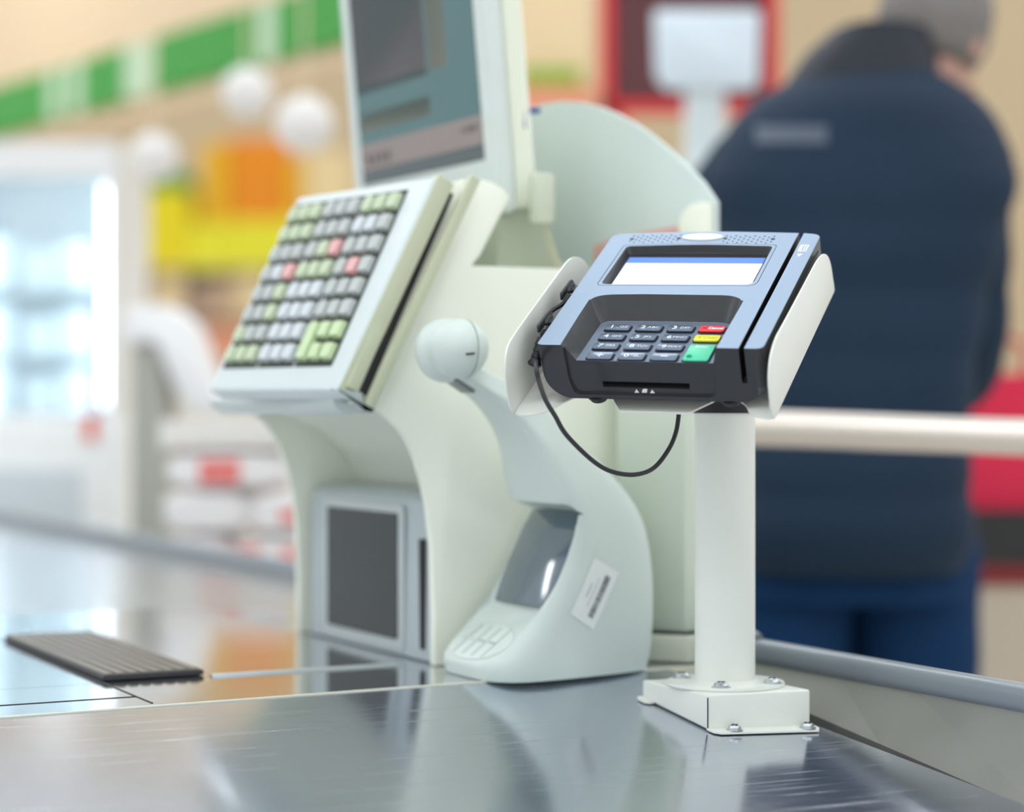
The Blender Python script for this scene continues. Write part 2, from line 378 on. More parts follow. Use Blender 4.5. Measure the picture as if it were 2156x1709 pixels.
for x, y in ((.043, .006), (.150, .006), (.043, .18), (.150, .18)):
    b = bmesh.new(); lathe(b, [(.0001, -.0512), (.006, -.0512), (.0085, -.0480), (.0088, -.0462)], 20, Matrix.Translation((x, y, 0))); tpart('foot', b, m_dark)

# ================================================================== payment stand
PX, PY = 0.1800, 1.8070
stand = root('terminal_stand', Matrix.Translation((PX, PY, CTR)), 'white metal post with box base and winged tray carrying the card terminal', 'stand')
SI = Matrix.Translation((-PX, -PY, -CTR))
def wpart(name, bm, m, parent, smooth=40):
    bm.transform(parent.matrix_world.inverted()); return obj(name, bm, m, parent, smooth)
# the sloped steel plate: z falls by 0.13 per metre of distance from the seam
S0 = Vector((-0.3642, 1.6654, 0)); sd = Vector((0.8655, 0.501, 0)); pn = Vector((0.501, -0.8655, 0))
def plate(x, y): return CTR - 0.13 * max(0, (Vector((x, y, 0)) - S0).dot(pn))
A_, B_, C_ = Vector((.1598, 1.7450, 0)), Vector((.1120, 1.8386, 0)), Vector((.2480, 1.7760, 0)); D_ = B_ + C_ - A_
TOPZ = CTR + 0.0045
def wedge(bm, poly, ztop, r=0):
    n = len(poly); t = bmesh.new()
    T = [t.verts.new((p.x, p.y, ztop)) for p in poly]; Bm = [t.verts.new((p.x, p.y, plate(p.x, p.y) + .0006)) for p in poly]
    t.faces.new(T); t.faces.new(Bm[::-1])
    for i in range(n): t.faces.new((Bm[i], Bm[(i + 1) % n], T[(i + 1) % n], T[i]))
    bmesh.ops.recalc_face_normals(t, faces=t.faces[:]); bev(t, r, 3); merge(bm, t)
b = bmesh.new(); wedge(b, [A_, C_, D_, B_], TOPZ, .002)
fx = (C_ - A_).normalized(); fn = Vector((fx.y, -fx.x, 0)); lx = (B_ - A_).normalized(); ln = Vector((-lx.y, lx.x, 0))
def flange(bm, p, q, n, w, ext=.004):
    d = (q - p).normalized(); pts = [p - d * .001, q + d * ext, q + d * ext + n * w * .55, q + d * (ext * .2) + n * w, p + d * .006 + n * w, p + d * .001 + n * w * .7]
    t = bmesh.new()
    T = [t.verts.new((v.x, v.y, plate(v.x, v.y) + .0022)) for v in pts]; Bo = [t.verts.new((v.x, v.y, plate(v.x, v.y) + .0006)) for v in pts]
    t.faces.new(T); t.faces.new(Bo[::-1])
    for i in range(len(pts)): t.faces.new((Bo[i], Bo[(i + 1) % len(pts)], T[(i + 1) % len(pts)], T[i]))
    bmesh.ops.recalc_face_normals(t, faces=t.faces[:]); merge(bm, t)
flange(b, A_, C_, fn, .014); flange(b, B_ , A_.lerp(B_, .85), ln, .008)
wpart('base_box', b, m_white, stand)
b = bmesh.new(); box(b, -.0004, .0004, 0, .0006, 0, .026)
cr = frame(Vector((A_.x, A_.y, 0)) + fn * .0003 + Vector((0, 0, plate(A_.x, A_.y) + .001)), fx, -fn, Z)
b.transform(cr); wpart('corner_seam', b, m_dark, stand)
b = bmesh.new(); lathe(b, [(.0495, TOPZ), (.0505, TOPZ + .0012), (.0500, TOPZ + .0030), (.030, TOPZ + .0034), (.0268, TOPZ + .0055)], 56, Matrix.Translation((PX, PY, 0)))
wpart('round_flange', b, m_white, stand)
b = bmesh.new(); lathe(b, [(.0255, TOPZ + .003), (.0255, EYE - .0060), (.0245, EYE - .0052)], 48, Matrix.Translation((PX, PY, 0)))
wpart('pole', b, m_white, stand)
b = bmesh.new(); lathe(b, [(.0268, EYE - .0060), (.0268, EYE + .012), (.022, EYE + .013), (.022, EYE + .070)], 40, Matrix.Translation((PX, PY, 0)))
wpart('collar', b, m_dark, stand)['label'] = 'black collar at the head of the post'
def screw(p, r=.0065):
    b = bmesh.new(); n_ = Vector((0, 0, 1))
    lathe(b, [(r * 1.25, 0), (r * 1.25, .0009), (r * .98, .0011), (r, .0022), (r * .8, .0040), (r * .45, .0046)], 20, Matrix.Translation(p))
    s = obj('screw', b, m_screw, None, 40); s.data.transform(stand.matrix_world.inverted()); s.parent = stand
    e = bmesh.new()
    for a in (0.5, 0.5 + math.pi / 2): box(e, -r * .55, r * .55, -.0006, .0006, .0044, .0049, M=Matrix.Translation(p) @ Matrix.Rotation(a, 4, 'Z'))
    e.transform(stand.matrix_world.inverted()); obj('screw_slot', e, m_dark, s)
for a in (-100, -22, 148, 62): screw(Vector((PX + .041 * math.cos(math.radians(a)), PY + .041 * math.sin(math.radians(a)), TOPZ + .0030)))
for t_ in (.22, .93):
    q = A_.lerp(C_, t_) + fn * .0075; screw(Vector((q.x, q.y, plate(q.x, q.y) + .0020)), .0056)
# tray and wings in the terminal's own frame
ti = stand.matrix_world.inverted() @ TM
b = bmesh.new()
tray = roundpoly([(-.020, -.0200, .006), (-.008, -.0212, .006), (.006, -.0130, .006), (.019, .010, .006), (.045, .030, .01), (.130, .030, .01), (.160, .008, .006), (.168, -.010, .006), (.186, -.0150, .005), (.186, .200, .004), (-.020, .200, .004)], .004, 4)
prism(b, tray, -.0535, -.0520, 'z', r=.0003, M=ti); obj('tray', b, m_white, stand, 40)
wl = roundpoly([(-.0180, -.0535, .003), (-.0245, -.0430, .01), (-.0240, -.0180, .02), (-.0130, .0020, .012), (.010, .0040, .02), (.150, .0040, .02), (.172, -.004, .015), (.190, -.018, .02), (.200, -.045, .01), (.200, -.0535, .003)], .01, 5)
b = bmesh.new(); prism(b, wl, -.0215, -.0200, 'x', r=.0003, M=ti); w_ = obj('side_wing', b, m_white, stand, 40)
wr = roundpoly([(-.0130, -.0535, .003), (-.0185, -.0430, .01), (-.0180, -.0180, .02), (-.0075, -.0040, .012), (.012, .0018, .02), (.060, .0000, .02), (.165, -.0025, .02), (.190, -.008, .012), (.206, -.0220, .02), (.2125, -.0535, .004)], .01, 5)
b = bmesh.new(); prism(b, wr, .1860, .1875, 'x', r=.0003, M=ti); obj('side_wing', b, m_white, stand, 40)
b = bmesh.new(); prism(b, roundpoly([(.0605, .0005), (.1160, .0005), (.1290, .0180), (.1500, .05), (.150, .17), (.040, .17), (.040, .035)], .002), -.0590, -.0572, 'z', r=.0003, M=ti)
prism(b, [(.043, -.0572), (.145, -.0572), (.145, -.0536), (.043, -.0536)], .06, .15, 'y', M=ti)
obj('tilt_bracket', b, m_white, stand, 40)

# ================================================================== checkout counter
counter = root('checkout_counter', UVM, 'steel-topped checkout counter with seams and grey rail under the equipment', 'counter')
UI = UVM.inverted()
RU = 1.128
b = bmesh.new(); box(b, -1.2, RU, 0, 4.4, -.001, 0)
# cut the flat top along the slanted seam by building it as a polygon instead
b.free(); b = bmesh.new()
a0 = UI @ Vector((*(S0 - sd * 1.0).xy, 0)); a1 = UI @ Vector((*(S0 + sd * .585).xy, 0))
def line_u(u): t = (u - a0.x) / (a1.x - a0.x); return a0.y + t * (a1.y - a0.y)
def slab(bm, poly, z0, z1): prism(bm, poly, z0, z1, 'z')
G = .0012
def rise(bm):                    # the scanning plates climb very slightly towards the back
    for v_ in bm.verts: v_.co.z += .0100 * max(0, v_.co.y - 1.66)
    return bm
UT = .842
slab(b, [(-.55, line_u(-.55) + .003), (UT, line_u(UT) + .003), (UT, 1.790), (-.55, 1.790)], -.012, 0); rise(b)
obj('front_strip', b, m_mirror, counter)
b = bmesh.new(); slab(b, [(UT + .0005, line_u(UT) + .003), (RU - .012, line_u(RU - .012) + .003), (RU - .012, 2.368), (UT + .0005, 2.368)], -.012, 0)
obj('device_plate', b, m_mirror, counter)
b = bmesh.new(); slab(b, [(-.55, 1.790 + G), (UT, 1.790 + G), (UT, 2.368), (-.55, 2.368)], -.012, 0); rise(b); obj('scanner_plate', b, m_mirror, counter)
b = bmesh.new(); slab(b, [(-.55, 2.370 + G), (RU - .012, 2.370 + G), (RU - .012, 4.7), (-.55, 4.7)], -.012, -.0004); obj('rear_top', b, m_steel, counter)
b = bmesh.new()
for v0 in (1.7895, 2.3685): slab(b, [(-.55, v0), (RU - .012, v0), (RU - .012, v0 + .0022), (-.55, v0 + .0022)], -.014, -.004)
obj('seam', b, m_dark, counter)
b = bmesh.new(); tube(b, [(.651, 1.790, .0018), (.841, 1.790, .0018)], .0020, 10); obj('joint_strip', b, m_screw, counter)
b = bmesh.new(); box(b, .5530, .5545, 1.66, 2.36, -.001, .0006); obj('joint_strip', rise(b), m_dark, counter)
b = bmesh.new(); box(b, .36, .5535, 1.700, 1.7015, -.001, .0006); obj('joint_strip', rise(b), m_dark, counter)
m_trim = mat('cream_edge_strip', (0.72, 0.72, 0.6), 0.35, var=.05)
b = bmesh.new(); slab(b, [(-.55, line_u(-.55) - .0012), (RU - .014, line_u(RU - .014) - .0012), (RU - .014, line_u(RU - .014) + .0032), (-.55, line_u(-.55) + .0032)], -.012, .0004); obj('edge_strip', b, m_trim, counter)
# sloped front plate, scratched
m_slope = mat('scratched_steel', (0.56, 0.60, 0.68), 0.15, metal=1.0, var=0.03, scale=45, stretch=(1, 6, 1), rvar=0.03, bump=0.015)
nt = m_slope.node_tree; bs = nt.nodes['Principled BSDF']
tc = nt.nodes.new('ShaderNodeTexCoord'); mp = nt.nodes.new('ShaderNodeMapping'); mp.inputs['Rotation'].default_value = (0, 0, .9); mp.inputs['Scale'].default_value = (3.5, 85, 20)
nz = nt.nodes.new('ShaderNodeTexNoise'); nz.inputs['Scale'].default_value = 2.2; nz.inputs['Detail'].default_value = 8; nz.inputs['Distortion'].default_value = .6
rp = nt.nodes.new('ShaderNodeValToRGB'); rp.color_ramp.elements[0].position = .56; rp.color_ramp.elements[1].position = .70
rp.color_ramp.elements[0].color = (0, 0, 0, 1); rp.color_ramp.elements[1].color = (.13, .13, .13, 1)
ad = nt.nodes.new('ShaderNodeMath'); ad.operation = 'ADD'
src = bs.inputs['Roughness'].links[0].from_socket
nt.links.new(tc.outputs['Object'], mp.inputs['Vector']); nt.links.new(mp.outputs[0], nz.inputs['Vector']); nt.links.new(nz.outputs['Fac'], rp.inputs['Fac'])
nt.links.new(src, ad.inputs[0]); nt.links.new(rp.outputs['Color'], ad.inputs[1]); nt.links.new(ad.outputs[0], bs.inputs['Roughness'])
b = bmesh.new(); t = bmesh.new()
pl_ = []
e1 = UI @ Vector((*(S0 + sd * .585).xy, 0))
for (p, w) in ((S0 - sd * .55, 0), (S0 + sd * .585, 0), (S0 + sd * .62, .62), (S0 - sd * .55, .62)):
    q = p + pn * w; pl_.append(q)
top = [t.verts.new((q.x, q.y, CTR - .13 * (q - S0).dot(pn) - .0004)) for q in pl_]
bot = [t.verts.new((q.x, q.y, CTR - .13 * (q - S0).dot(pn) - .012)) for q in pl_]
t.faces.new(top); t.faces.new(bot[::-1])
for i in range(4): t.faces.new((bot[i], bot[(i + 1) % 4], top[(i + 1) % 4], top[i]))
t.transform(UI); merge(b, t); obj('sloped_plate', b, m_slope, counter)
# right hand panel and rail
b = bmesh.new(); q_ = []
for v_ in (.86, 1.0, 1.2, 1.4, 1.50, 1.58, 1.66, 2.4, 4.7):
    w_ = UVM @ Vector((1.0845, v_, 0)); zz = -.13 * max(0, (Vector((w_.x, w_.y, 0)) - S0).dot(pn))
    uu_ = 1.0845 + max(0, min(1, (v_ - 1.5) / .16)) * .026
    q_.append([b.verts.new(p) for p in ((uu_, v_, zz - .0015), (RU - .010, v_, .006), (RU - .007, v_, .006), (RU - .007, v_, zz - .03), (uu_, v_, zz - .03))])
for A, B_2 in zip(q_, q_[1:]):
    for k in range(5): b.faces.new((A[k], A[(k + 1) % 5], B_2[(k + 1) % 5], B_2[k]))
b.faces.new(q_[0]); b.faces.new(q_[-1])
obj('side_panel', b, m_panel, counter)
b = bmesh.new(); box(b, RU - .014, RU + .012, .86, 4.7, .003, .0250, .008, 4); obj('rail', b, m_rail, counter, 60)['label'] = 'grey rounded rail along the far side'
b = bmesh.new(); tube(b, catmull([(RU + .02, 1.70, .0), (RU + .018, 1.70, .026), (RU + .01, 1.68, .031), (RU, 1.655, .031), (RU - .004, 1.63, .027)], 5), .004, 10); obj('bracket', b, m_rail, counter, 60)
b = bmesh.new(); box(b, -.50, RU - .02, 1.02, 4.6, -.80, -.11); obj('cabinet', b, m_greyd, counter)
# ribbed roller mat
mat_root = root('ribbed_mat', UVM, 'dark brown ribbed rubber mat lying on the steel counter', 'mat')
b = bmesh.new(); box(b, .5560, .6480, 1.800, 2.130, .0006, .0052, .001); rise(b)
n_ = 8
obj('base', b, mat('mat_rubber', (0.025, 0.025, 0.03), 0.5), mat_root)
b = bmesh.new()
for k in range(n_):
    u0 = .5585 + k * .0112; box(b, u0, u0 + .0078, 1.8015, 2.1285, .0046, .0068, .0008, 1)
obj('ribs', rise(b), m_belt, mat_root)

# ================================================================== till housing (arched tower)
tower = root('till_housing', UVM, 'cream arched till housing on the counter under the sloping keyboard', 'till')
SP = [(.861, .0004), (.861, .045), (.859, .11), (.854, .15), (.847, .177), (.8387, .20), (.825, .22), (.806, .2345), (.792, .2400), (.778, .2415),
      (.7795, .2490), (.8775, .4460), (.8902, .4500), (.9047, .4512), (.9205, .4495), (.9330, .4440), (.9406, .4364), (.9089, .3800), (.9000, .3705), (1.057, .3705), (1.057, .0004)]
b = bmesh.new(); prism(b, SP, 1.772, 1.782, 'y', r=.002, ang=25); obj('side_panel', b, m_cream, tower, 30)
b = bmesh.new(); prism(b, SP, 2.098, 2.108, 'y', r=.002, ang=25); obj('side_panel', b, m_cream, tower, 30)
IP = [(.945, .0004), (.943, .10), (.932, .15), (.912, .19), (.880, .2150), (.840, .2300), (.800, .2400), (.7790, .2430), (.7800, .2490), (.8770, .4440), (.8902, .4480), (.9047, .4490), (.9205, .4475), (.9390, .4350), (.9070, .3790), (.8990, .3700), (1.055, .3700), (1.055, .0004)]
b = bmesh.new(); prism(b, IP, 1.7825, 2.0975, 'y'); obj('shell', b, m_cream, tower, 30)
b = bmesh.new(); prism(b, roundpoly([(.7640, .2475), (.7670, .2390), (.7800, .2310), (.800, .2385), (.7765, .2455)], .003), 1.785, 2.108, 'y', r=.001)
obj('nose', b, m_greyw, tower, 30)
for (uu, vv) in ((.975, .335), (1.03, .20)):
    b = bmesh.new(); lathe(b, [(.0035, 0), (.0035, .0008)], 14, UVM.inverted() @ frame(uvz(uu, 1.772, vv), U, Z, -V)); obj('screw_cap', b, m_cream, tower)

# ------------------------------------------------------------------ till keyboard
RK = Matrix(((0.5812, 0.3670, -0.7263), (-0.8137, 0.2579, -0.5209), (-0.0039, 0.8938, 0.4485)))
KM = RK.to_4x4(); KM.translation = Vector((-0.2828, 2.10, EYE + 0.0389))
kb = root('till_keyboard', KM, 'pale grey till keyboard with green, grey and pink keys sloping on the cream housing', 'keyboard')
b = bmesh.new(); prism(b, roundpoly([(-.010, -.027), (.234, -.027), (.245, .192), (-.006, .192)], .004), 0, -.0205, 'z', r=.003, seg=3)
obj('case', b, mat('kb_case', (0.66, 0.73, 0.74), 0.4, var=.02), kb, 40)
m_bed = mat('kb_bed', (0.035, 0.045, 0.030), 0.7)
for k in range(3):
    b = bmesh.new(); box(b, k * .0708 - .0010, k * .0708 + .0662, -.0025, .1815, -.001, .0008, .0005); obj('key_bed', b, m_bed, kb)
b = bmesh.new(); prism(b, roundpoly([(.2355, -.0250), (.2480, .1950), (.2350, .1950), (.2350, -.025)], .001), -.0020, -.0195, 'z', r=.001); box(b, .234, .2395, -.02, .09, -.019, -.006, .001)
obj('side_trim', b, m_olive, kb, 40)['label'] = 'beige strip along the near end'
b = bmesh.new(); prism(b, roundpoly([(.2350, -.0260), (.2420, -.0260), (.2560, .2100), (.2480, .2100)], .001), -.0285, -.0390, 'z', r=.001)
obj('card_reader', b, m_olive, kb, 40)['label'] = 'beige swipe reader block beside the near end'
b = bmesh.new(); box(b, .2350, .2380, -.018, .19, -.0285, -.0200); obj('swipe_slot', b, m_dark, kb)
b = bmesh.new(); prism(b, [(-.0200, -.020), (-.0275, -.022), (-.0330, -.030), (-.0300, -.0385), (-.0260, -.040), (-.0260, -.002)], .2280, .2425, 'x', r=.001); obj('end_cap', b, m_greyd, kb, 40)
kc = {'w': (0.50, 0.53, 0.52), 'W': (0.64, 0.68, 0.72), 'g': (0.55, 0.64, 0.44), 'R': (0.80, 0.42, 0.42), 'G': (0.58, 0.72, 0.42)}
kmat = {k: mat('cap_' + n, c, 0.45, var=.04) for (k, c), n in zip(kc.items(), ('grey', 'white', 'green', 'pink', 'bright_green'))}
rowsK = ['ggg www ggg', 'ggg www WWw', 'www wgR www', 'wWR ggg wRw', 'wwg WWW www', 'wwg WWW www', 'gww WWW TGG', 'ggg WWW tGG']
kmesh = {}
def keymesh(c, tall):
    if (c, tall) in kmesh: return kmesh[c, tall]
    b = bmesh.new(); h = .0190 + (.0224 if tall else 0)
    t = bmesh.new(); A = [t.verts.new((x, y, 0)) for x, y in rrect(-.0083, .0083, -.0082, h - .0108, .0015, 2)]
    B2 = [t.verts.new((x, y, .0055)) for x, y in rrect(-.0076, .0076, -.0068, h - .0114, .0015, 2)]
    t.faces.new(A[::-1]); t.faces.new(B2)
    for i in range(len(A)): t.faces.new((A[i], A[(i + 1) % len(A)], B2[(i + 1) % len(A)], B2[i]))
    merge(b, t); me = bpy.data.meshes.new('key'); bmesh.ops.recalc_face_normals(b, faces=b.faces[:]); b.to_mesh(me); b.free(); me.materials.append(kmat[c]); kmesh[c, tall] = me
    return me
lab = {'w': 'grey key', 'W': 'white key', 'g': 'pale green key', 'R': 'pink key', 'G': 'bright green key'}
for r, row in enumerate(rowsK):
    for blk, part in enumerate(row.split()):
        for i, ch in enumerate(part):
            if ch == 'T': continue
            tall = ch == 't'; c = 'G' if tall else ch
            k = bpy.data.objects.new('key', keymesh(c, tall)); COL.objects.link(k); k.parent = kb
            k.location = (blk * .0708 + .0108 + i * .0218, .1794 - (r + .5) * .0224, .0008); k['label'] = lab[c]

# ------------------------------------------------------------------ scanner inside the arch
ins = root('flatbed_scanner', UVM, 'grey upright scanner with dark glass standing inside the arch of the till housing', 'scanner')
b = bmesh.new(); prism(b, roundpoly([(.868, .0006), (.870, .150), (.880, .1570), (.925, .160), (.925, .0006)], .003), 1.7900, 2.0850, 'y', r=.004, seg=3)
obj('case', b, mat('scanner_case', (0.44, 0.50, 0.52), 0.4, var=.03), ins, 40)
FU = lambda z: .868 + .002 * z / .15
b = bmesh.new(); frame_poly = rrect(1.850, 2.044, .006, .145, .006)
prism(b, frame_poly, .866, .8685, 'x', r=.0008); obj('bezel', b, mat('scanner_bezel', (0.50, 0.55, 0.56), 0.35), ins, 40)
b = bmesh.new(); prism(b, rrect(1.862, 2.032, .016, .137, .003), .8650, .8662, 'x'); obj('glass', b, mat('dark_glass', (0.010, 0.016, 0.020), 0.12, spec=.4), ins)
b = bmesh.new(); prism(b, [(1.806, .012), (1.812, .012), (1.815, .115), (1.806, .115)], .8655, .8690, 'x'); obj('slot', b, m_dark, ins)

# ------------------------------------------------------------------ handheld style checkout scanner with ball head
bs_ = root('presentation_scanner', UVM, 'pale grey curved barcode scanner with ball head and dark window', 'scanner')
st = [((.826, .272), (.842, .288), .021), ((.842, .262), (.860, .277), .026), ((.859, .252), (.879, .267), .030), ((.875, .240), (.902, .256), .034), ((.889, .224), (.926, .237), .038), ((.900, .206), (.957, .209), .046), ((.907, .182), (.986, .186), .053),
      ((.914, .158), (1.008, .163), .059), ((.920, .135), (1.024, .140), .062), ((.916, .110), (1.032, .115), .065), ((.904, .082), (1.036, .085), .068),
      ((.884, .056), (1.037, .058), .070), ((.864, .034), (1.036, .033), .072), ((.849, .016), (1.034, .016), .073), ((.851, .0006), (1.030, .0006), .073)]
VC = 1.692
def sect(Fp, Bp, w, n=44):
    Fv, Bv = Vector(Fp), Vector(Bp); c = (Fv + Bv) / 2; h = (Bv - Fv) / 2; out = []
    for k in range(n):
        a = 2 * math.pi * k / n; ca, sa = math.cos(a), math.sin(a)
        x = math.copysign(abs(ca) ** .55, ca); y = math.copysign(abs(sa) ** .55, sa)
        ww = w * (1 - .45 * (x + 1) / 2)
        q = c + h * x; out.append((q.x, VC + ww * y, q.y))
    return out
stc = catmull([(*f, w) for f, _, w in st], 3); stb = catmull([(*q, 0) for _, q, w in st], 3)
b = bmesh.new(); loft(b, [sect(f[:2], q[:2], f[2]) for f, q in zip(stc, stb)])
m_scn = mat('scanner_shell', (0.62, 0.70, 0.66), 0.35, var=.02)
sb = obj('shell', b, m_scn, None, mw=UVM)
ct = bmesh.new()
prism(ct, [(.9080, .0585), (.9500, .1460), (.9300, .1530), (.80, .1600), (.80, .0060), (.840, .0080)], VC - .053, VC + .055, 'y', r=.004)
cut(sb, [ct]); polish(sb, .0012, 2, 50, 50); sb.parent = bs_; sb.matrix_basis = Matrix()
b = bmesh.new(); GL = Vector((.0420, 0, .0860)).normalized(); gm = frame(Vector((.9080, VC, .0600)) + GL * .002, Vector((0, -1, 0)), GL, Vector((0, -1, 0)).cross(GL))
gv = [[b.verts.new((-.0540 + .1060 * i / 16, .092 * j / 12, -.0005 + .0055 * (1 - (2 * i / 16 - 1) ** 2) * .8 + .002 * (1 - (2 * j / 12 - 1) ** 2))) for j in range(13)] for i in range(17)]
for i in range(16):
    for j in range(12): b.faces.new((gv[i][j], gv[i + 1][j], gv[i + 1][j + 1], gv[i][j + 1]))
b.transform(gm)
obj('window', b, mat('scanner_window', (0.06, 0.10, 0.14), 0.06, coat=1.0, spec=.8), bs_, 60)['label'] = 'dark glossy glass window'
# keypad disc on the lower lip
dk = Vector((.068, 0, .0505)).normalized(); nrm = Vector((0, -1, 0)).cross(dk)
KD = frame(Vector((.8700, VC, .0295)), Vector((0, -1, 0)), dk, nrm)
b = bmesh.new(); prism(b, [(.050 * math.cos(a * math.pi / 24), .0235 * math.sin(a * math.pi / 24)) for a in range(48)], -.004, .0022, 'z', r=.0008); b.transform(KD)
pad_ = obj('button_pad', b, mat('button_pad', (0.66, 0.74, 0.70), 0.4), bs_, 40)
b = bmesh.new()
for x in (-.026, -.008, .010, .028): box(b, x - .0003, x + .0003, -.0190, .0190, .0021, .0025)
prism(b, [(.0512 * math.cos(a * math.pi / 24), .0247 * math.sin(a * math.pi / 24)) for a in range(48)], -.002, .0006, 'z')
b.transform(KD); obj('button_gap', b, mat('button_gap', (0.04, 0.14, 0.10), 0.5), pad_)
b = bmesh.new()
for x, s_ in ((-.033, 'o'), (-.016, 'o'), (.002, 'MODE'), (.021, 'MENU')):
    if s_ == 'o': lathe(b, [(.0012, .0022), (.0012, .0025)], 10, Matrix.Translation((x, 0, 0)))
    else:
        for q in range(4): box(b, x - .006 + q * .003, x - .0042 + q * .003, -.001, .001, .0022, .0025)
b.transform(KD); obj('button_print', b, mat('button_print', (0.25, 0.36, 0.36), 0.5), pad_)
# ball head
def onv(x, y, v): r = Vector(((x - CX) / F, 1, -(y - CY) / F)); q = r * (v / r.dot(V)); return Vector((q.dot(U), v, q.z + EYE - CTR))
hc = onv(966, 734, 1.668)
b = bmesh.new(); t = bmesh.new(); bmesh.ops.create_uvsphere(t, u_segments=36, v_segments=20, radius=.0262); t.transform(Matrix.Translation(hc))
merge(b, t); obj('ball_head', b, m_scn, bs_, 60)
b = bmesh.new(); t = bmesh.new(); bmesh.ops.create_uvsphere(t, u_segments=36, v_segments=20, radius=.0280); t.transform(Matrix.Translation(onv(939, 738, 1.694)) @ Matrix.Diagonal((1.0, .95, 1.02, 1)))
merge(b, t); obj('head_hood', b, m_scn, bs_, 60)
t = bmesh.new(); b = bmesh.new()
tm = frame(hc, Vector((math.cos(.5), -math.sin(.5), 0)), Vector((0, 0, 1)), Vector((-math.sin(.5), -math.cos(.5), 0)).normalized())
tube(b, [Vector(hc) + Vector((.006, -.001, 0)) + Vector((.0 + .0, -math.sin(a * math.pi / 20) * .0254, math.cos(a * math.pi / 20) * .0254)) for a in range(41)], .0004, 6)
obj('head_seam', b, mat('head_seam', (0.3, 0.38, 0.36), .5), bs_)
b = bmesh.new(); box(b, -.004, .004, -.0008, .0008, -.0002, .0008, M=frame(hc + Vector((-.002, -.0257, -.0050)), Vector((1, -.2, .1)).normalized(), Vector((-.1, 0, 1)).normalized(), Vector((0, -1, 0))))
obj('chip_mark', b, m_dark, bs_)
b = bmesh.new(); prism(b, roundpoly([tuple(onv(945, 800, VC).xz), tuple(onv(985, 828, VC).xz), tuple(onv(992, 812, VC).xz), tuple(onv(955, 790, VC).xz)], .001), VC - .012, VC + .012, 'y', r=.001); obj('scan_port', b, mat('scan_port', (.16, .18, .18), .3), bs_, 40)
# sticker wrapped on the near side of the shell
bvh = BVHTree.FromPolygons([v.co.copy() for v in sb.data.vertices], [p.vertices[:] for p in sb.data.polygons])
def on_shell(u, z, off):
    h = bvh.ray_cast(Vector((u, 1.40, z)), Vector((0, 1, 0)))
    return (h[0].x, h[0].y - off, h[0].z) if h[0] else (u, 1.64, z)
c1_, c2_, c3_, c4_ = Vector((.925, .058)), Vector((.952, .106)), Vector((.981, .091)), Vector((.951, .042))
def patch(bm, s0, s1, t0, t1, off, n=6):
    V_ = [[bm.verts.new(on_shell(*(c1_.lerp(c2_, s0 + (s1 - s0) * i / n).lerp(c4_.lerp(c3_, s0 + (s1 - s0) * i / n), t0 + (t1 - t0) * j / n)), off)) for j in range(n + 1)] for i in range(n + 1)]
    for i in range(n):
        for j in range(n): bm.faces.new((V_[i][j], V_[i + 1][j], V_[i + 1][j + 1], V_[i][j + 1]))
b = bmesh.new(); patch(b, 0, 1, 0, 1, .0006, 10); st_ = obj('barcode_label', b, mat('label_paper', (.78, .82, .80), .5), bs_, 60); st_['label'] = 'white barcode label'
b = bmesh.new(); s_ = .14
while s_ < .84:
    w_ = random.choice((.010, .018, .026)); patch(b, s_, s_ + w_, .60, .80, .0009, 1); s_ += w_ + random.choice((.012, .018))
obj('barcode', b, mat('label_ink', (.06, .08, .09), .5), st_)
b = bmesh.new()
for t0, s0, s1, w in ((.42, .26, .74, .03), (.24, .38, .62, .05)):
    s_ = s0
    while s_ < s1: patch(b, s_, s_ + .03, t0, t0 + w, .0009, 1); s_ += .05
obj('small_print', b, mat('label_ink_grey', (.35, .38, .40), .5), st_)

# ------------------------------------------------------------------ cream post cabinet and quarter round screen
cbx = root('post_cabinet', Matrix.Translation((.126, 1.99, CTR)), 'cream box column with grey plinth behind the curved scanner', 'cabinet')
def poly3(bm, pts, z0, z1, r=0): prism(bm, pts, z0, z1, 'z', r=r)
b = bmesh.new(); poly3(b, [(.100, 2.035), (.1622, 2.002), (.1790, 2.020), (.163, 2.055), (.140, 2.068), (.100, 2.051)], CTR + .028, EYE + .128, .002); wpart('column', b, mat('cream_green', (.66, .73, .62), .5, var=.02), cbx)
b = bmesh.new(); prism(b, [(.106, CTR + .028), (.1550, CTR + .028), (.1550, EYE - .005), (.106, EYE - .005)], 1.9380, 1.9400, 'y'); b.free()
b = bmesh.new(); poly3(b, [(.105, 2.012), (.1640, 1.990), (.1780, 2.004), (.166, 2.050), (.142, 2.067), (.105, 2.053)], CTR + .0006, CTR + .026, .003); wpart('plinth', b, mat('plinth_cream', (.60, .62, .52), .45), cbx)
b = bmesh.new(); poly3(b, [(.106, 2.015), (.163, 1.994), (.177, 2.006), (.165, 2.049), (.142, 2.066), (.106, 2.052)], CTR + .0262, CTR + .0276); wpart('plinth_gap', b, m_dark, cbx)

qp = root('quarter_round_screen', Matrix.Translation((.1, 2.07, EYE + .1)), 'large white quarter-round partition plate rising behind the card terminal', 'partition')
qa, qb = pxd(1505, CY, 2.095), pxd(1035, CY, 2.34); qx = (qb - qa).normalized(); qn = Vector((qx.y, -qx.x, 0))
if qn.y > 0: qn = -qn
QM = frame(qa, qx, Z, qx.cross(Z))
def onq(x, y):
    r = Vector(((x - CX) / F, 1, -(y - CY) / F)); o_ = qa - Vector((0, 0, EYE)); q = r * (o_.dot(qn) / r.dot(qn)) + Vector((0, 0, EYE)); l = QM.inverted() @ q; return (l.x, l.y)
sgn = 1 if QM.to_3x3().col[2].dot(qn) > 0 else -1
def qpart(name, pts, a, c, m, r=.001):
    b = bmesh.new(); prism(b, [onq(*q) for q in pts], a * sgn, c * sgn, 'z', r=r); b.transform(QM); return wpart(name, b, m, qp)
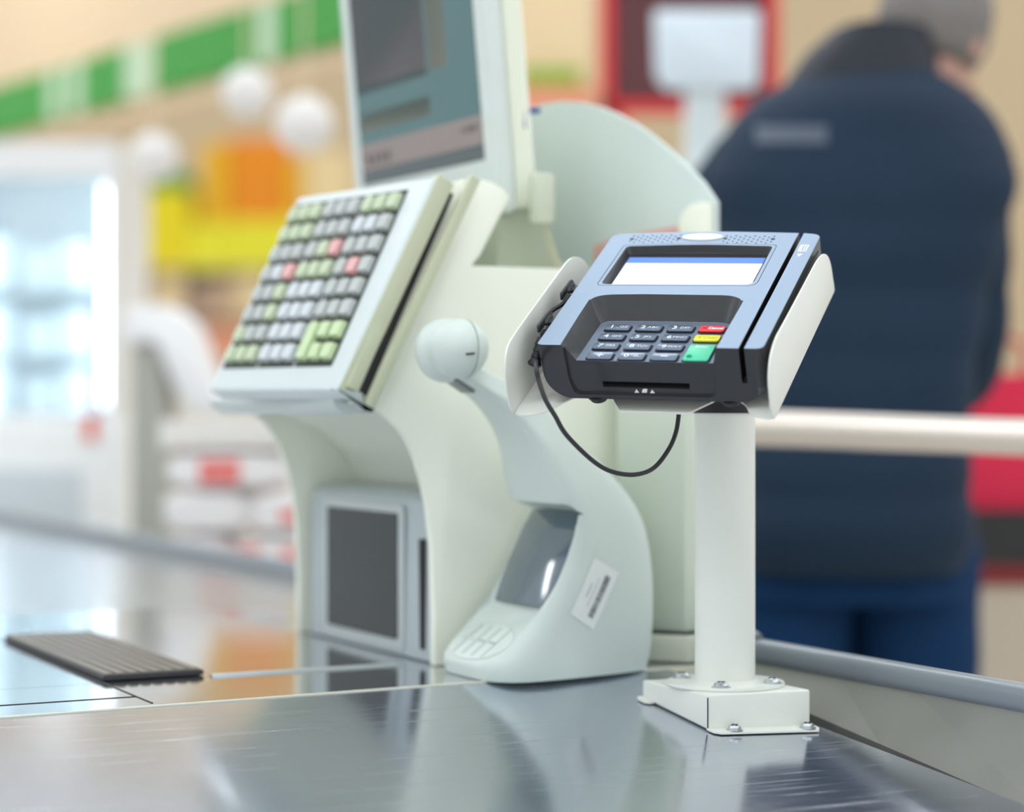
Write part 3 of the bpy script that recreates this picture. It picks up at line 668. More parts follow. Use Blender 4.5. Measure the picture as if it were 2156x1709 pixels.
arc = [(1505, 800), (1505, 425), (1475, 380), (1440, 345), (1405, 312), (1370, 284), (1335, 259), (1300, 240), (1260, 224), (1220, 215), (1185, 213), (1150, 217), (1115, 226), (1085, 238), (1060, 250), (1035, 270), (1035, 800)]
qpart('plate', arc, -.007, 0, mat('white_green_plate', (.62, .71, .68), .4, var=.02))
qpart('edge_pocket', [(1504, 800), (1504, 428), (1488, 427), (1470, 432), (1456, 443), (1448, 458), (1445, 480), (1445, 800)], .001, .012, m_cream, .002)
qpart('red_label', [(1255, 518), (1300, 500), (1430, 476), (1438, 484), (1438, 560), (1255, 560)], .0005, .003, mat('faded_red_label', (.75, .42, .36), .6), 0)

# ------------------------------------------------------------------ till monitor
mn = -(U * math.cos(.09) + Z * math.sin(.09))            # screen normal: towards the cashier and a little down
mx_ = -V; my_ = mn.cross(mx_); 
if my_.z < 0: my_ = -my_
mp_ = uvz(.982, 1.872, .4310)
MM = frame(mp_ - mx_ * .345, mx_, my_, mx_.cross(my_))
mon = root('till_monitor', MM, 'off-white till monitor on a short stand above the keyboard', 'monitor')
b = bmesh.new(); prism(b, rrect(0, .345, 0, .300, .008), 0, -.020, 'z', r=.004, seg=3); obj('bezel', b, mat('monitor_bezel', (.66, .72, .70), .4), mon, 40)
b = bmesh.new(); prism(b, rrect(.006, .342, .004, .296, .008), -.021, -.046, 'z', r=.004)
for k in range(3): box(b, .3405, .3445, .012, .285, -.027 - k * .007, -.024 - k * .007)
obj('back_shell', b, m_cream, mon, 40)
scm = [mat('screen_' + n, c, .25, emit=c, es=.18, var=.05, scale=6) for n, c in (('violet', (.12, .10, .11)), ('teal', (.055, .13, .135)), ('pink', (.22, .18, .17)), ('grey', (.14, .15, .12)), ('ink', (.05, .05, .055)), ('slate', (.06, .08, .085)))]
b = bmesh.new(); x0, x1, y0, y1 = .026, .322, .055, .282; w = x1 - x0
box(b, x0, x1, y0, y1, -.001, .0005, mi=5)
def sq(a, c, p, q, mi): box(b, x0 + w * a, x0 + w * c, y0 + p, y0 + q, .0004, .0008, mi=mi)
sq(0, 1, .016, .045, 2); sq(0, 1, .045, .227, 1); sq(0, .62, .108, .227, 0); sq(.64, .78, .103, .227, 3); sq(.0, .62, .100, .108, 5); sq(.03, .62, .058, .078, 3)
for k in range(5): sq(.84 + k * .03, .86 + k * .03, .030, .037, 4)
for k in range(4): sq(.05 + k * .06, .085 + k * .06, .021, .033, 4)
obj('screen', b, scm, mon)
b = bmesh.new(); prism(b, roundpoly([(.985, .3712), (1.055, .3712), (1.048, .40), (1.030, .46), (1.005, .52), (.995, .50)], .004), 1.885, 2.02, 'y', r=.003)
b.transform(MM.inverted() @ UVM); obj('stand', b, mat('stand_olive', (.40, .44, .34), .5), mon, 40)
b = bmesh.new(); box(b, 1.008, 1.030, 1.845, 1.862, .420, .470, .004); b.transform(MM.inverted() @ UVM); obj('connector', b, mat('connector_cream', (.58, .62, .50), .5), mon, 40)
b = bmesh.new(); tube(b, catmull([(1.019, 1.853, .425), (1.026, 1.852, .405), (1.034, 1.852, .385), (1.045, 1.852, .3722)], 6), .0035, 10); b.transform(MM.inverted() @ UVM); obj('cable', b, mat('cable_beige', (.45, .46, .33), .5), mon, 60)
clip = root('blue_clip', Matrix.Translation(pxd(1106, 240, 2.14)), 'small blue plastic clip sticking out behind the monitor edge', 'clip')
b = bmesh.new(); box(b, -.006, .001, -.01, .01, -.016, .012, .001); box(b, 0, .015, -.006, .006, .001, .0055, .001); obj('body', b, mat('blue_plastic', (.01, .06, .30), .4), clip)

# ================================================================== the shop
m_floor = mat('floor_tile', (.72, .66, .58), .25, var=.05, scale=3)
b = bmesh.new(); box(b, -18, 18, -3, 36, -.05, 0); structure(obj('floor', b, m_floor))
m_wall = mat('wall_beige', (.80, .62, .40), .8, var=.03, scale=2)
b = bmesh.new(); box(b, -18, 18, 36.0, 36.1, 0, 16); structure(obj('wall_back', b, m_wall))
b = bmesh.new()
wl_ = frame(Vector((-1.9, 9.5, 0)), Vector((.60, -.80, 0)), Vector((.80, .60, 0)), Z)
b.free()

def wb(name, x0, y0, x1, y1, d, dep, m, label, cat, group=None, r=.004, ang=0):
    """a box-shaped thing whose front spans the given directions at distance d"""
    p = pxd(x0, y1, d); q = pxd(x1, y0, d); w = q.x - p.x; h = q.z - p.z
    b = bmesh.new(); box(b, 0, w, 0, dep, 0, h, min(r, w / 5, h / 5))
    o = obj(name, b, m); o.matrix_world = Matrix.Translation(p) @ Matrix.Rotation(ang, 4, 'Z')
    return tag(o, label, cat, group)

# overhead green fascia, running away to the left on two thin posts
fs = root('green_fascia', Matrix.Translation((-1.4, 7.0, 0)), 'long overhead green and pale fascia board on posts', 'sign board')
m_g = mat('fascia_green', (.03, .30, .025), .5); m_gp = mat('fascia_pale', (.52, .66, .46), .5); m_gb = mat('fascia_beige', (.78, .58, .38), .6)
f0, f1 = pxd(0, 222, 7.6), pxd(760, 20, 5.6)
fdir = Vector((f1.x - f0.x, f1.y - f0.y, 0)); Lf = fdir.length; fdir.normalize(); fz = 2.01
fm = frame(Vector((f0.x, f0.y, fz)), fdir, Vector((-fdir.y, fdir.x, 0)), Z)
for s0, s1, m in ((-.2, .42, m_g), (.42, .52, m_gp), (.52, .60, m_g), (.60, .70, m_gp), (.70, 1.02, m_g), (1.02, 1.22, m_gp), (1.22, 1.9, m_g), (1.9, 2.0, m_gp), (2.0, Lf, m_g)):
    b = bmesh.new(); box(b, s0, s1, 0, .03, .0, .165); b.transform(fm); wpart('fascia_board', b, m, fs)
b = bmesh.new(); box(b, -.2, Lf, .03, .06, -.05, .75); b.transform(fm); wpart('back_board', b, m_gb, fs)
for s in (.02, Lf - .05):
    b = bmesh.new(); q = fm @ Vector((s, .10, 0)); tube(b, [(q.x, q.y, 0), (q.x, q.y, fz + .1)], .03, 12); wpart('post', b, m_gb, fs)

# display shelving with cartons
DS = 24.0
sh = root('display_shelving', Matrix.Translation((-.7, DS + .2, 0)), 'pale open shelving filled with yellow and orange cartons beyond the counter', 'shelving')
m_sh = mat('shelf_tan', (.72, .58, .40), .6)
def zof(y): return EYE - (y - CY) / F * DS
xl, xr = pxd(240, 0, DS).x, pxd(1060, 0, DS).x
levels = [zof(y) for y in (1120, 905, 768, 668, 565)]
for z in levels:
    b = bmesh.new(); box(b, xl, xr, DS + .01, DS + 1.2, z - .03, z - .001); wpart('shelf', b, m_sh, sh)
b = bmesh.new(); box(b, xl, xr, DS + 1.2, DS + .84, 0, zof(330)); wpart('back_panel', b, mat('back_tan', (.80, .68, .50), .7), sh)
for x in (xl - .01, xr - .05):
    b = bmesh.new(); box(b, x, x + .05, DS + .02, DS + 1.2, 0, zof(330)); wpart('upright', b, m_sh, sh)
cm = {n: mat('carton_' + n, c, .55, var=.06, scale=12) for n, c in dict(yellow=(1.0, .78, .005), bright_yellow=(1.0, .90, .03), orange=(1.0, .30, .002), amber=(1.0, .52, .004), green=(.03, .34, .04),
      tan=(.62, .42, .26), brown=(.42, .28, .22), cream=(.88, .82, .70), white=(.90, .88, .84), coral=(.90, .38, .22), pale_orange=(1.0, .74, .40), pale_yellow=(1.0, .93, .45)).items()}
rowsC = [
 ('top shelf', 565, [(256, 400, 400, 'yellow'), (402, 478, 470, 'bright_yellow'), (481, 545, 462, 'bright_yellow'), (547, 640, 462, 'bright_yellow'), (642, 735, 465, 'pale_yellow'), (740, 860, 470, 'pale_yellow')]),
 ('second shelf', 668, [(256, 330, 590, 'tan'), (332, 385, 580, 'pale_orange'), (387, 432, 605, 'brown'), (434, 500, 590, 'tan'), (502, 560, 580, 'pale_orange'), (562, 640, 590, 'brown')]),
 ('third shelf', 768, [(256, 320, 690, 'cream'), (322, 372, 690, 'tan'), (374, 440, 684, 'coral'), (442, 520, 684, 'coral'), (522, 600, 690, 'pale_orange')]),
 ('fourth shelf', 905, [(340, 420, 800, 'cream'), (422, 500, 790, 'white'), (502, 600, 800, 'cream')]),
]
ordn = ['first', 'second', 'third', 'fourth', 'fifth', 'sixth', 'seventh']
for nm, yb, items in rowsC:
    for i, (x0, x1, yt, c) in enumerate(items):
        wb('carton', x0, yt, x1, yb, DS + .02, .75, cm[c], '%s carton, %s from the left on the %s' % (c.replace('_', ' '), ordn[i], nm), 'carton', 'cartons on the ' + nm)
# upper stack resting on the top shelf cartons
for (x0, yt, x1, yb, c, lb) in ((268, 398, 402, 399, 'green', ''),): pass
wb('carton', 256, 368, 400, 399.5, DS + .03, .50, cm['green'], 'flat dark green box lying on the yellow carton at the left', 'carton')
wb('carton', 425, 300, 478, 469.5, DS + .03, .50, cm['amber'], 'narrow amber carton standing left of the orange one', 'carton')
wb('carton', 482, 290, 604, 461.5, DS + .03, .50, cm['orange'], 'large orange carton on the bright yellow cartons', 'carton')
wb('carton', 607, 330, 640, 461.5, DS + .03, .50, cm['amber'], 'narrow amber carton standing right of the orange one', 'carton')
wb('carton', 643, 318, 736, 464.5, DS + .03, .50, cm['pale_orange'], 'pale orange carton half hidden by the till monitor', 'carton')
# round white hanging lamps in the distance
m_lamp = mat('globe_lamp', (.62, .60, .58), .6, emit=(1, .96, .93), es=.12)
for x, y, d, r, lb in ((520, 195, 5.2, .062, 'white globe lamp hanging nearest the green fascia'), (640, 262, 5.1, .070, 'white globe lamp hanging beside the till monitor'), (325, 330, 5.3, .062, 'white globe lamp hanging low above the green carton')):
    p = pxd(x, y, d); o = root('globe_lamp', Matrix.Translation(p), lb, 'lamp', 'white globe lamps')
    b = bmesh.new(); t = bmesh.new(); bmesh.ops.create_uvsphere(t, u_segments=24, v_segments=14, radius=r); merge(b, t); obj('globe', b, m_lamp, o, 60)
    b = bmesh.new(); tube(b, [(0, 0, r), (0, 0, 3.4 - p.z)], .004, 6); obj('cord', b, m_sh, o)

# glass door cooler at the left
cd = 5.6
cp = pxd(-120, 1125, cd); cq = pxd(246, 296, cd)
cool = root('glass_cooler', Matrix.Translation((cp.x, cd, 0)), 'white upright cooler with pale blue glass door at the left', 'cooler')
w_, h_ = cq.x - cp.x, cq.z
m_cw = mat('cooler_white', (.85, .86, .86), .35)
b = bmesh.new(); zz0, zz1 = pxd(0, 870, cd).z, pxd(0, 372, cd).z; xd = pxd(222, 0, cd).x - cp.x
for a in ((0.02, w_ - .005, zz1, h_ - .005), (0.02, w_ - .005, zz0 - .03, zz0), (xd, w_ - .005, zz0, zz1), (.02, .05, zz0, zz1)): box(b, a[0], a[1], 0, .028, a[2], a[3], .003)
obj('door_frame', b, mat('cooler_frame', (.76, .76, .76), .4), cool)
b = bmesh.new(); box(b, .05, xd, .012, .018, zz0, zz1); gl_ = mat('cooler_glass', (.60, .80, .90), .08, coat=.5); gl_.node_tree.nodes['Principled BSDF'].inputs['Alpha'].default_value = .30
obj('glass', b, gl_, cool)
b = bmesh.new()
for a in ((0, .04, .03, .5, .02, h_), (xd, w_, .03, .5, .02, h_), (.04, xd, .46, .5, .02, h_), (.04, xd, .03, .46, h_ - .04, h_), (.04, xd, .03, .46, .02, zz0)): box(b, *a)
obj('cabinet', b, m_cw, cool)
shz = [pxd(0, yy, cd).z for yy in (600, 745)]
for z in shz:
    b = bmesh.new(); box(b, .041, xd - .001, .04, .455, z - .012, z - .001); obj('shelf', b, m_cw, cool)
b = bmesh.new(); box(b, xd - .012, xd - .002, .04, .06, zz0 + .02, zz1 - .02); box(b, .042, .052, .04, .06, zz0 + .02, zz1 - .02)  # unseen glowing strips, added to brighten the inside of the cooler
obj('added_glow_strip', b, mat('cooler_fill_glow', (.9, .9, .9), .5, emit=(.85, .95, 1), es=14.0), cool)
m_pk = mat('pack_white', (.88, .93, .96), .4)
for z, nm in ((shz[0], 'upper cooler shelf'), (shz[1], 'middle cooler shelf'), (zz0, 'cooler floor')):
    for k, (xx, wd, hh) in enumerate(((.06, .10, .13), (.19, .09, .10), (.285, .07, .12))):
        if xx + wd > xd - .01: continue
        b = bmesh.new(); box(b, 0, wd, 0, .12, 0, hh, .012, 3); o = obj('white_pack', b, m_pk, None, 40); o.matrix_world = Matrix.Translation((cp.x + xx, cd + .08, z + .0005))
        tag(o, 'white pack on the %s, %s from the left' % (nm, ordn[k]), 'pack', 'white packs in the cooler')
b = bmesh.new(); box(b, xd + .010, xd + .022, -.03, -.01, zz0 + .1, zz1 - .1, .004); obj('handle', b, m_cw, cool)

# neighbouring checkout: white cabinet, grey post, white sloping till, sacks
d = 5.05
nb = root('neighbour_counter', Matrix.Translation((pxd(80, 0, d).x, d, 0)), 'white cabinet of the next checkout at the left edge', 'counter')
b = bmesh.new(); p, q = pxd(-160, 1200, d), pxd(255, 885, d); box(b, p.x, q.x, d, d + .4, 0, q.z, .01); wpart('cabinet', b, mat('cabinet_white', (.88, .89, .89), .4), nb)
b = bmesh.new(); p, q = pxd(-160, 1200, d), pxd(170, 985, d); box(b, p.x, q.x, d - .015, d, .4, q.z, .004); wpart('front_panel', b, mat('cabinet_grey', (.60, .66, .70), .4), nb)
b = bmesh.new(); p, q = pxd(180, 925, d), pxd(205, 870, d); box(b, p.x, q.x, d - .006, d, p.z, q.z); wpart('red_tag', b, mat('tag_red', (.85, .12, .08), .5), nb)
nt_ = root('neighbour_till', Matrix.Translation((pxd(300, 0, 4.6).x, 4.7, 0)), 'white sloping till head of the next checkout beyond the arch', 'till')
def onn(x, y, d=4.6): r = pxd(x, y, d); return (r.x, r.z)
b = bmesh.new()
prism(b, roundpoly([onn(262, 645), onn(345, 640), onn(395, 680), onn(440, 800), onn(480, 850), onn(400, 872), onn(360, 800), onn(330, 720), onn(262, 720)], .01), 4.6, 4.85, 'y', r=.004)
wpart('head', b, mat('till_white', (.92, .92, .93), .4), nt_)
b = bmesh.new(); prism(b, [onn(272, 722), onn(330, 724), onn(345, 870), (onn(330, 900)[0], 0), (onn(268, 900)[0], 0)], 4.63, 4.8, 'y'); wpart('post', b, mat('till_post_grey', (.45, .45, .40), .5), nt_)  # post in its own plain grey

# stacked sacks with red print beyond the arch
SD = 3.85
pal = root('pallet_table', Matrix.Translation((pxd(460, 0, SD).x, SD, 0)), 'pale low table carrying white sacks beyond the counter', 'table')
p, q = pxd(330, 1280, SD), pxd(720, 1215, SD)
b = bmesh.new(); box(b, p.x, q.x, SD - .05, SD + .4, q.z - .04, q.z - .001); wpart('top', b, m_cw, pal)
for x in (p.x + .02, q.x - .02):
    for yy in (SD, SD + .35):
        b = bmesh.new(); tube(b, [(x, yy, 0), (x, yy, q.z - .04)], .018, 10); wpart('leg', b, m_cw, pal)
m_sack = mat('sack_white', (.90, .87, .87), .5, bump=.3, scale=20); m_sackr = mat('sack_red', (.85, .22, .20), .5)
def sack(x0, y0, x1, y1, d, dep, label, red, tilt=0):
    p, q = pxd(x0, y1, d), pxd(x1, y0, d); w, h = q.x - p.x, q.z - p.z
    o = root('sack', Matrix.Translation((p.x, d, p.z)) @ Matrix.Rotation(tilt, 4, 'Y'), label, 'sack', 'white sacks with red print')
    b = bmesh.new(); t = bmesh.new(); bmesh.ops.create_cube(t, size=1); bmesh.ops.subdivide_edges(t, edges=t.edges[:], cuts=5, use_grid_fill=True)
    for v in t.verts:
        c = v.co; k = (1 - (2 * c.x) ** 4 * .35) * (1 - (2 * c.y) ** 4 * .3); c.z *= k; c.y *= 1 - (2 * c.x) ** 4 * .2
    t.transform(Matrix.Translation((w / 2, dep / 2, h / 2)) @ Matrix.Diagonal((w, dep, h, 1))); merge(b, t); obj('bag', b, m_sack, o, 60)
    for (a, c, e, f) in red:
        b = bmesh.new(); box(b, w * a, w * c, -.004, .002, h * e, h * f, .001); obj('print', b, m_sackr, o)
sack(345, 1125, 480, 1214, SD, .22, 'white sack lowest at the left of the stack', [(.75, .95, .3, .7)])
sack(485, 1130, 640, 1214, SD, .22, 'white sack lowest at the right with a red block', [(.05, .4, .2, .75), (.7, .9, .2, .7)])
sack(340, 1030, 520, 1126, SD + .01, .22, 'plain white sack in the middle of the stack', [])
sack(522, 1035, 660, 1129, SD + .01, .22, 'white sack in the middle beside the housing leg', [(.5, .8, .3, .6)])
sack(350, 945, 600, 1032, SD + .02, .20, 'white sack on top of the stack with a large red print', [(.28, .62, .15, .75)], 0)
wb('carton', 335, 885, 610, 944, SD + .02, .2, mat('carton_ivory', (.84, .80, .76), .5), 'long ivory carton lying on the stack of sacks', 'carton')

# ------------------------------------------------------------------ right hand background
# guard bar on two posts
gb = root('guard_bar', Matrix.Translation((.6, 2.6, 0)), 'horizontal polished steel guard bar in front of the person', 'barrier')
m_bar = mat('bar_steel', (.85, .76, .69), .28, metal=.45, var=.05, stretch=(1, 20, 20))
pa, pb = pxd(1180, 886, 2.75), pxd(2300, 926, 2.55)
b = bmesh.new(); tube(b, [pa, pb], .0225, 28); wpart('bar', b, m_bar, gb, 60)
for k in (.02, .985):
    q = pa.lerp(pb, k); b = bmesh.new(); tube(b, [(q.x, q.y + (0), 0), (q.x, q.y, q.z - .02)], .018, 16); wpart('post', b, m_bar, gb, 60)
# second customer display
cdp = root('customer_display', Matrix.Translation(pxd(1490, 180, 4.6)), 'white back of a customer display on a post, upper right of centre', 'display')
def ond(x, y, d=4.6): r = pxd(x, y, d); return (r.x, r.z)
b = bmesh.new(); prism(b, roundpoly([ond(1378, 20), ond(1602, 20), ond(1598, 178), ond(1575, 186), ond(1405, 186), ond(1382, 160)], .01), 4.6, 4.64, 'y', r=.008, seg=3); wpart('housing', b, mat('display_bluewhite', (.74, .84, .92), .4), cdp)
b = bmesh.new(); p = pxd(1488, 150, 4.62); tube(b, [(p.x, 4.66, 0), (p.x - .02, 4.66, 1.45), (p.x, 4.66, 1.60), (p.x, 4.66, p.z)], [.05, .05, .046, .044], 20); wpart('post', b, mat('display_post', (.70, .78, .80), .4), cdp, 60)
# red framed board
rb = root('red_framed_board', Matrix.Translation(pxd(1430, 300, 5.6)), 'dark board in a red frame standing behind the white display', 'board')
def ong(x, y, d=5.6): r = pxd(x, y, d); return (r.x, r.z)
(xa, za), (xb, zb_) = ong(1265, 238), ong(1640, -60)
b = bmesh.new(); box(b, xa + .03, xb - .03, 5.62, 5.64, za + .03, zb_ - .03); wpart('board', b, mat('board_maroon', (.09, .018, .022), .5), rb)
b = bmesh.new(); m_rf = mat('frame_red', (.62, .015, .02), .45)
for a in ((xa, xb, za, za + .032), (xa, xb, zb_ - .032, zb_), (xa, xa + .032, za, zb_), (xb - .032, xb, za, zb_)): box(b, a[0], a[1], 5.60, 5.645, a[2], a[3])
wpart('frame', b, m_rf, rb)
for x in (xa + .05, xb - .05):
    b = bmesh.new(); tube(b, [(x, 5.66, 0), (x, 5.66, za + .1)], .015, 10); wpart('leg', b, m_rf, rb)
# wall shelf colours between monitor and board
wsh = root('wall_rack', Matrix.Translation((pxd(1170, 0, 6.4).x, 6.4, 0)), 'beige display rack with a coral ledge right of the till monitor', 'rack')
p, q = pxd(1050, 500, 6.4), pxd(1250, -40, 6.4)
b = bmesh.new(); box(b, p.x, q.x, 6.44, 6.5, 0, q.z); wpart('back', b, mat('rack_beige', (.90, .72, .46), .7), wsh)
p, q = pxd(1050, 255, 6.4), pxd(1250, 185, 6.4); b = bmesh.new(); box(b, p.x, q.x, 6.36, 6.44, p.z, q.z); wpart('ledge', b, mat('rack_coral', (.85, .36, .22), .6), wsh)
p, q = pxd(1095, 184.5, 6.36), pxd(1222, 140, 6.36)
wb('green_pack', 1100, 142, 1222, 184.8, 6.37, .06, mat('pack_green', (.30, .48, .05), .6), 'green pack lying on the coral ledge right of the monitor', 'pack')
# warm counter behind the person's legs and dark red base
lc = root('low_cabinet', Matrix.Translation((pxd(2080, 0, 4.2).x, 4.2, 0)), 'beige low cabinet with dark top at the right edge', 'cabinet')
p, q = pxd(1880, 1600, 4.2), pxd(2330, 1232, 4.2)
b = bmesh.new(); box(b, p.x, q.x, 4.2, 4.6, 0, q.z); wpart('body', b, mat('cabinet_beige', (.58, .50, .40), .6), lc)
q2 = pxd(2330, 1190, 4.2); b = bmesh.new(); box(b, p.x, q.x, 4.19, 4.6, q.z + .0005, q2.z); wpart('band', b, mat('cabinet_maroon', (.22, .01, .01), .5), lc)
q3 = pxd(2330, 1075, 4.2); b = bmesh.new(); box(b, p.x, q.x, 4.19, 4.6, q2.z + .0005, q3.z); wpart('top', b, mat('cabinet_black', (.02, .02, .022), .5), lc)
# red shopping bag on the low cabinet
rbg = root('red_shopping_bag', Matrix.Translation((pxd(2080, 0, 4.3).x, 4.3, q3.z)), 'bright red shopping bag at the right edge beside the person', 'bag')
b = bmesh.new(); loft(b, [[Vector((cx_ + sx * w_, 4.32 + sy * .07, z)) for sx, sy in ((-1, -1), (1, -1), (1, 1), (-1, 1))] for cx_, w_, z in ((pxd(2110, 0, 4.3).x, .085, q3.z + .001), (pxd(2105, 0, 4.3).x, .088, q3.z + .12), (pxd(2110, 0, 4.3).x, .078, q3.z + .27))])
wpart('bag', b, mat('bag_red', (.82, .01, .07), .5, bump=.4, scale=10), rbg)
b = bmesh.new(); cx_ = pxd(2110, 0, 4.3).x; tube(b, catmull([(cx_ - .04, 4.26, q3.z + .262), (cx_ - .03, 4.26, q3.z + .33), (cx_ + .03, 4.26, q3.z + .33), (cx_ + .04, 4.26, q3.z + .262)], 6), .006, 8); wpart('handle', b, mat('bag_handle', (.6, .01, .05), .5), rbg)

# ------------------------------------------------------------------ the person
PD = 3.30
pr_ = root('person', Matrix.Translation((.50, PD, 0)), 'person in a dark navy padded jacket and blue jeans, seen from behind, leaning forward', 'person')
m_skin = mat('skin', (.60, .34, .27), .5, var=.05); m_hair = mat('grey_hair', (.20, .18, .17), .7, var=.2, scale=60)
# body: one skinned surface
def skin_obj(name, chain, m, parent, sub=2):
    me = bpy.data.meshes.new(name); vs = [c[0] for c in chain]; ed = [(c[2], i) for i, c in enumerate(chain) if c[2] is not None]
    me.from_pydata(vs, ed, []); o = bpy.data.objects.new(name, me); COL.objects.link(o)
    md = o.modifiers.new('s', 'SKIN'); md.use_smooth_shade = True
    for i, c in enumerate(chain):
        sv = me.skin_vertices[0].data[i]; r = c[1]; sv.radius = r if isinstance(r, tuple) else (r, r); sv.use_root = (i == 0)
    sm = o.modifiers.new('d', 'SUBSURF'); sm.levels = sub; sm.render_levels = sub
    bpy.context.view_layer.update(); dg = bpy.context.evaluated_depsgraph_get(); nm = bpy.data.meshes.new_from_object(o.evaluated_get(dg))
    o.modifiers.clear(); o.data = nm; nm.materials.clear(); nm.materials.append(m); nm.polygons.foreach_set('use_smooth', [True] * len(nm.polygons))
    o.data.transform(parent.matrix_world.inverted()); o.parent = parent; return o
ch = []
def jn(p, r, par): ch.append((p, r, par)); return len(ch) - 1
bx = .50; by = PD
pel = jn((bx + .02, by + .02, .90), (.15, .11), None)
wai = jn((bx + .01, by + .00, 1.08), (.14, .10), pel)
che = jn((bx + .02, by + .05, 1.32), (.14, .10), wai)
nek = jn((bx + .08, by + .14, 1.47), .055, che)
ne2 = jn((bx + .135, by + .20, 1.545), .052, nek)
hd1 = jn((bx + .185, by + .235, 1.60), (.072, .085), ne2)
hd2 = jn((bx + .210, by + .245, 1.665), (.080, .098), hd1)
hd3 = jn((bx + .210, by + .235, 1.725), (.062, .075), hd2)
for s in (-1, 1):
    sh_ = jn((bx + .02 + s * .145, by + .06, 1.37), .052, che)
    el = jn((bx + .02 + s * .185, by + .14, 1.13), .047, sh_)
    wr_ = jn((bx + .02 + s * .14, by + .38, 1.08), .030, el)
    pm = jn((bx + .02 + s * .155, by + .44, 1.075), (.036, .018), wr_)
    for k in range(4):
        o1 = (k - 1.5) * .019; f1 = jn((bx + .02 + s * .150 + o1, by + .49, 1.070), .0088, pm)
        f2 = jn((bx + .02 + s * .146 + o1, by + .515 + (.006 if k in (1, 2) else 0), 1.055), .0082, f1)
        jn((bx + .02 + s * .143 + o1, by + .525 + (.008 if k in (1, 2) else 0), 1.035), .007, f2)
    t1 = jn((bx + .02 + s * .118, by + .445, 1.065), .010, pm); jn((bx + .02 + s * .105, by + .480, 1.055), .0085, t1)
    hip = jn((bx + .03 + s * .09, by + .03, .82), .088, pel)
    kn = jn((bx + .03 + s * .115, by + .06 + .03 * s, .47), .058, hip)
    an = jn((bx + .03 + s * .125, by + .01 + .04 * s, .09), .040, kn)
    to = jn((bx + .03 + s * .135, by + .16 + .04 * s, .045), .034, an)
skin_obj('body', ch, m_skin, pr_)
# face: nose, eyes, mouth, ears as part of a shallow mask turned away to the right
hcn = Vector((bx + .208, by + .245, 1.645)); fd = Vector((.75, .62, -.22)).normalized(); fs_ = fd.cross(Z).normalized(); fu = fs_.cross(fd)
FM = frame(hcn, fs_, fd, fu)
b = bmesh.new()
loft(b, [[FM @ Vector((x * w_, .078 + y_, z)) for x, y_ in ((-1, 0), (0, .028 * k), (1, 0), (0, -.02))] for z, w_, k in ((.018, .008, .3), (-.005, .012, .6), (-.026, .017, 1.0), (-.034, .012, .4))])
wpart('nose', b, m_skin, pr_, 60)
for s in (-1, 1):
    b = bmesh.new(); t = bmesh.new(); bmesh.ops.create_uvsphere(t, u_segments=14, v_segments=8, radius=.0115); t.transform(FM @ Matrix.Translation((s * .031, .076, .012))); merge(b, t)
    e_ = wpart('eye', b, mat('eye_white', (.8, .8, .78), .3), pr_, 60)
    b = bmesh.new(); t = bmesh.new(); bmesh.ops.create_uvsphere(t, u_segments=12, v_segments=8, radius=.03); t.transform(FM @ Matrix.Translation((s * .080, .0, -.008)) @ Matrix.Diagonal((.28, .6, 1.05, 1))); merge(b, t)
    wpart('ear', b, m_skin, pr_, 60)
b = bmesh.new(); t = bmesh.new(); bmesh.ops.create_uvsphere(t, u_segments=14, v_segments=8, radius=.024); t.transform(FM @ Matrix.Translation((0, .082, -.058)) @ Matrix.Diagonal((1, .35, .28, 1))); merge(b, t)
wpart('mouth', b, mat('lips', (.5, .2, .18), .5), pr_, 60)
b = bmesh.new(); t = bmesh.new(); bmesh.ops.create_icosphere(t, subdivisions=4, radius=.1)
for v in t.verts:
    c = v.co
    n_ = 1 + .03 * math.sin(c.x * 160 + c.z * 90) * math.sin(c.y * 130)
    v.co = Vector((c.x * .93, c.y * 1.08, c.z * 1.10)) * n_
    if v.co.y > .045 and v.co.z < .06: v.co.y = .045 + (v.co.y - .045) * .1
    if v.co.z < -.065: v.co.z = -.065 + (v.co.z + .065) * .3
t.transform(FM @ Matrix.Translation((0, -.012, .022))); merge(b, t); wpart('hair', b, m_hair, pr_, 60)
# jacket: quilted torso, sleeves, collar
m_jk = mat('navy_padded_cloth', (.007, .024, .052), .75, spec=.3, var=.2, scale=5, bump=.25)
def ring(c, rx, ry, tilt=0, n=48, pw=.85, yaw=0, f=None):
    out = []
    for k in range(n):
        a = 2 * math.pi * k / n; ca, sa = math.cos(a), math.sin(a)
        x = math.copysign(abs(ca) ** pw, ca) * rx; y = math.copysign(abs(sa) ** pw, sa) * ry
        if f: x, y = f(a, x, y)
        xx = x * math.cos(yaw) - y * math.sin(yaw); yy = x * math.sin(yaw) + y * math.cos(yaw)
        out.append(Vector((c[0] + xx, c[1] + yy, c[2] + yy * tilt)))
    return out
prof = [(.785, .168, .140, 0), (.80, .180, .158, 0), (.86, .188, .172, .0), (.93, .184, .166, 0), (1.02, .180, .155, .01), (1.12, .190, .155, .02), (1.22, .205, .160, .04), (1.31, .226, .165, .05), (1.40, .240, .160, .07), (1.46, .226, .145, .09), (1.515, .192, .125, .11), (1.553, .145, .105, .13), (1.58, .10, .085, .15)]
rings = []
cp_ = catmull([(bx + .015 + l * .45, by + l, z) for z, rx, ry, l in prof], 6); rr_ = catmull([(rx, ry, 0) for z, rx, ry, l in prof], 6)
for c, r in zip(cp_, rr_):
    q = 1 + .035 * abs(math.sin(math.pi * (c.z - .80) / .105)) if .80 < c.z < 1.45 else 1.0
    rings.append(ring(c, r.x * q, r.y * q, .12 * (c.z - .8)))
b = bmesh.new(); loft(b, rings)
jk = wpart('jacket', b, m_jk, pr_, 70); jk['label'] = 'dark navy padded jacket'
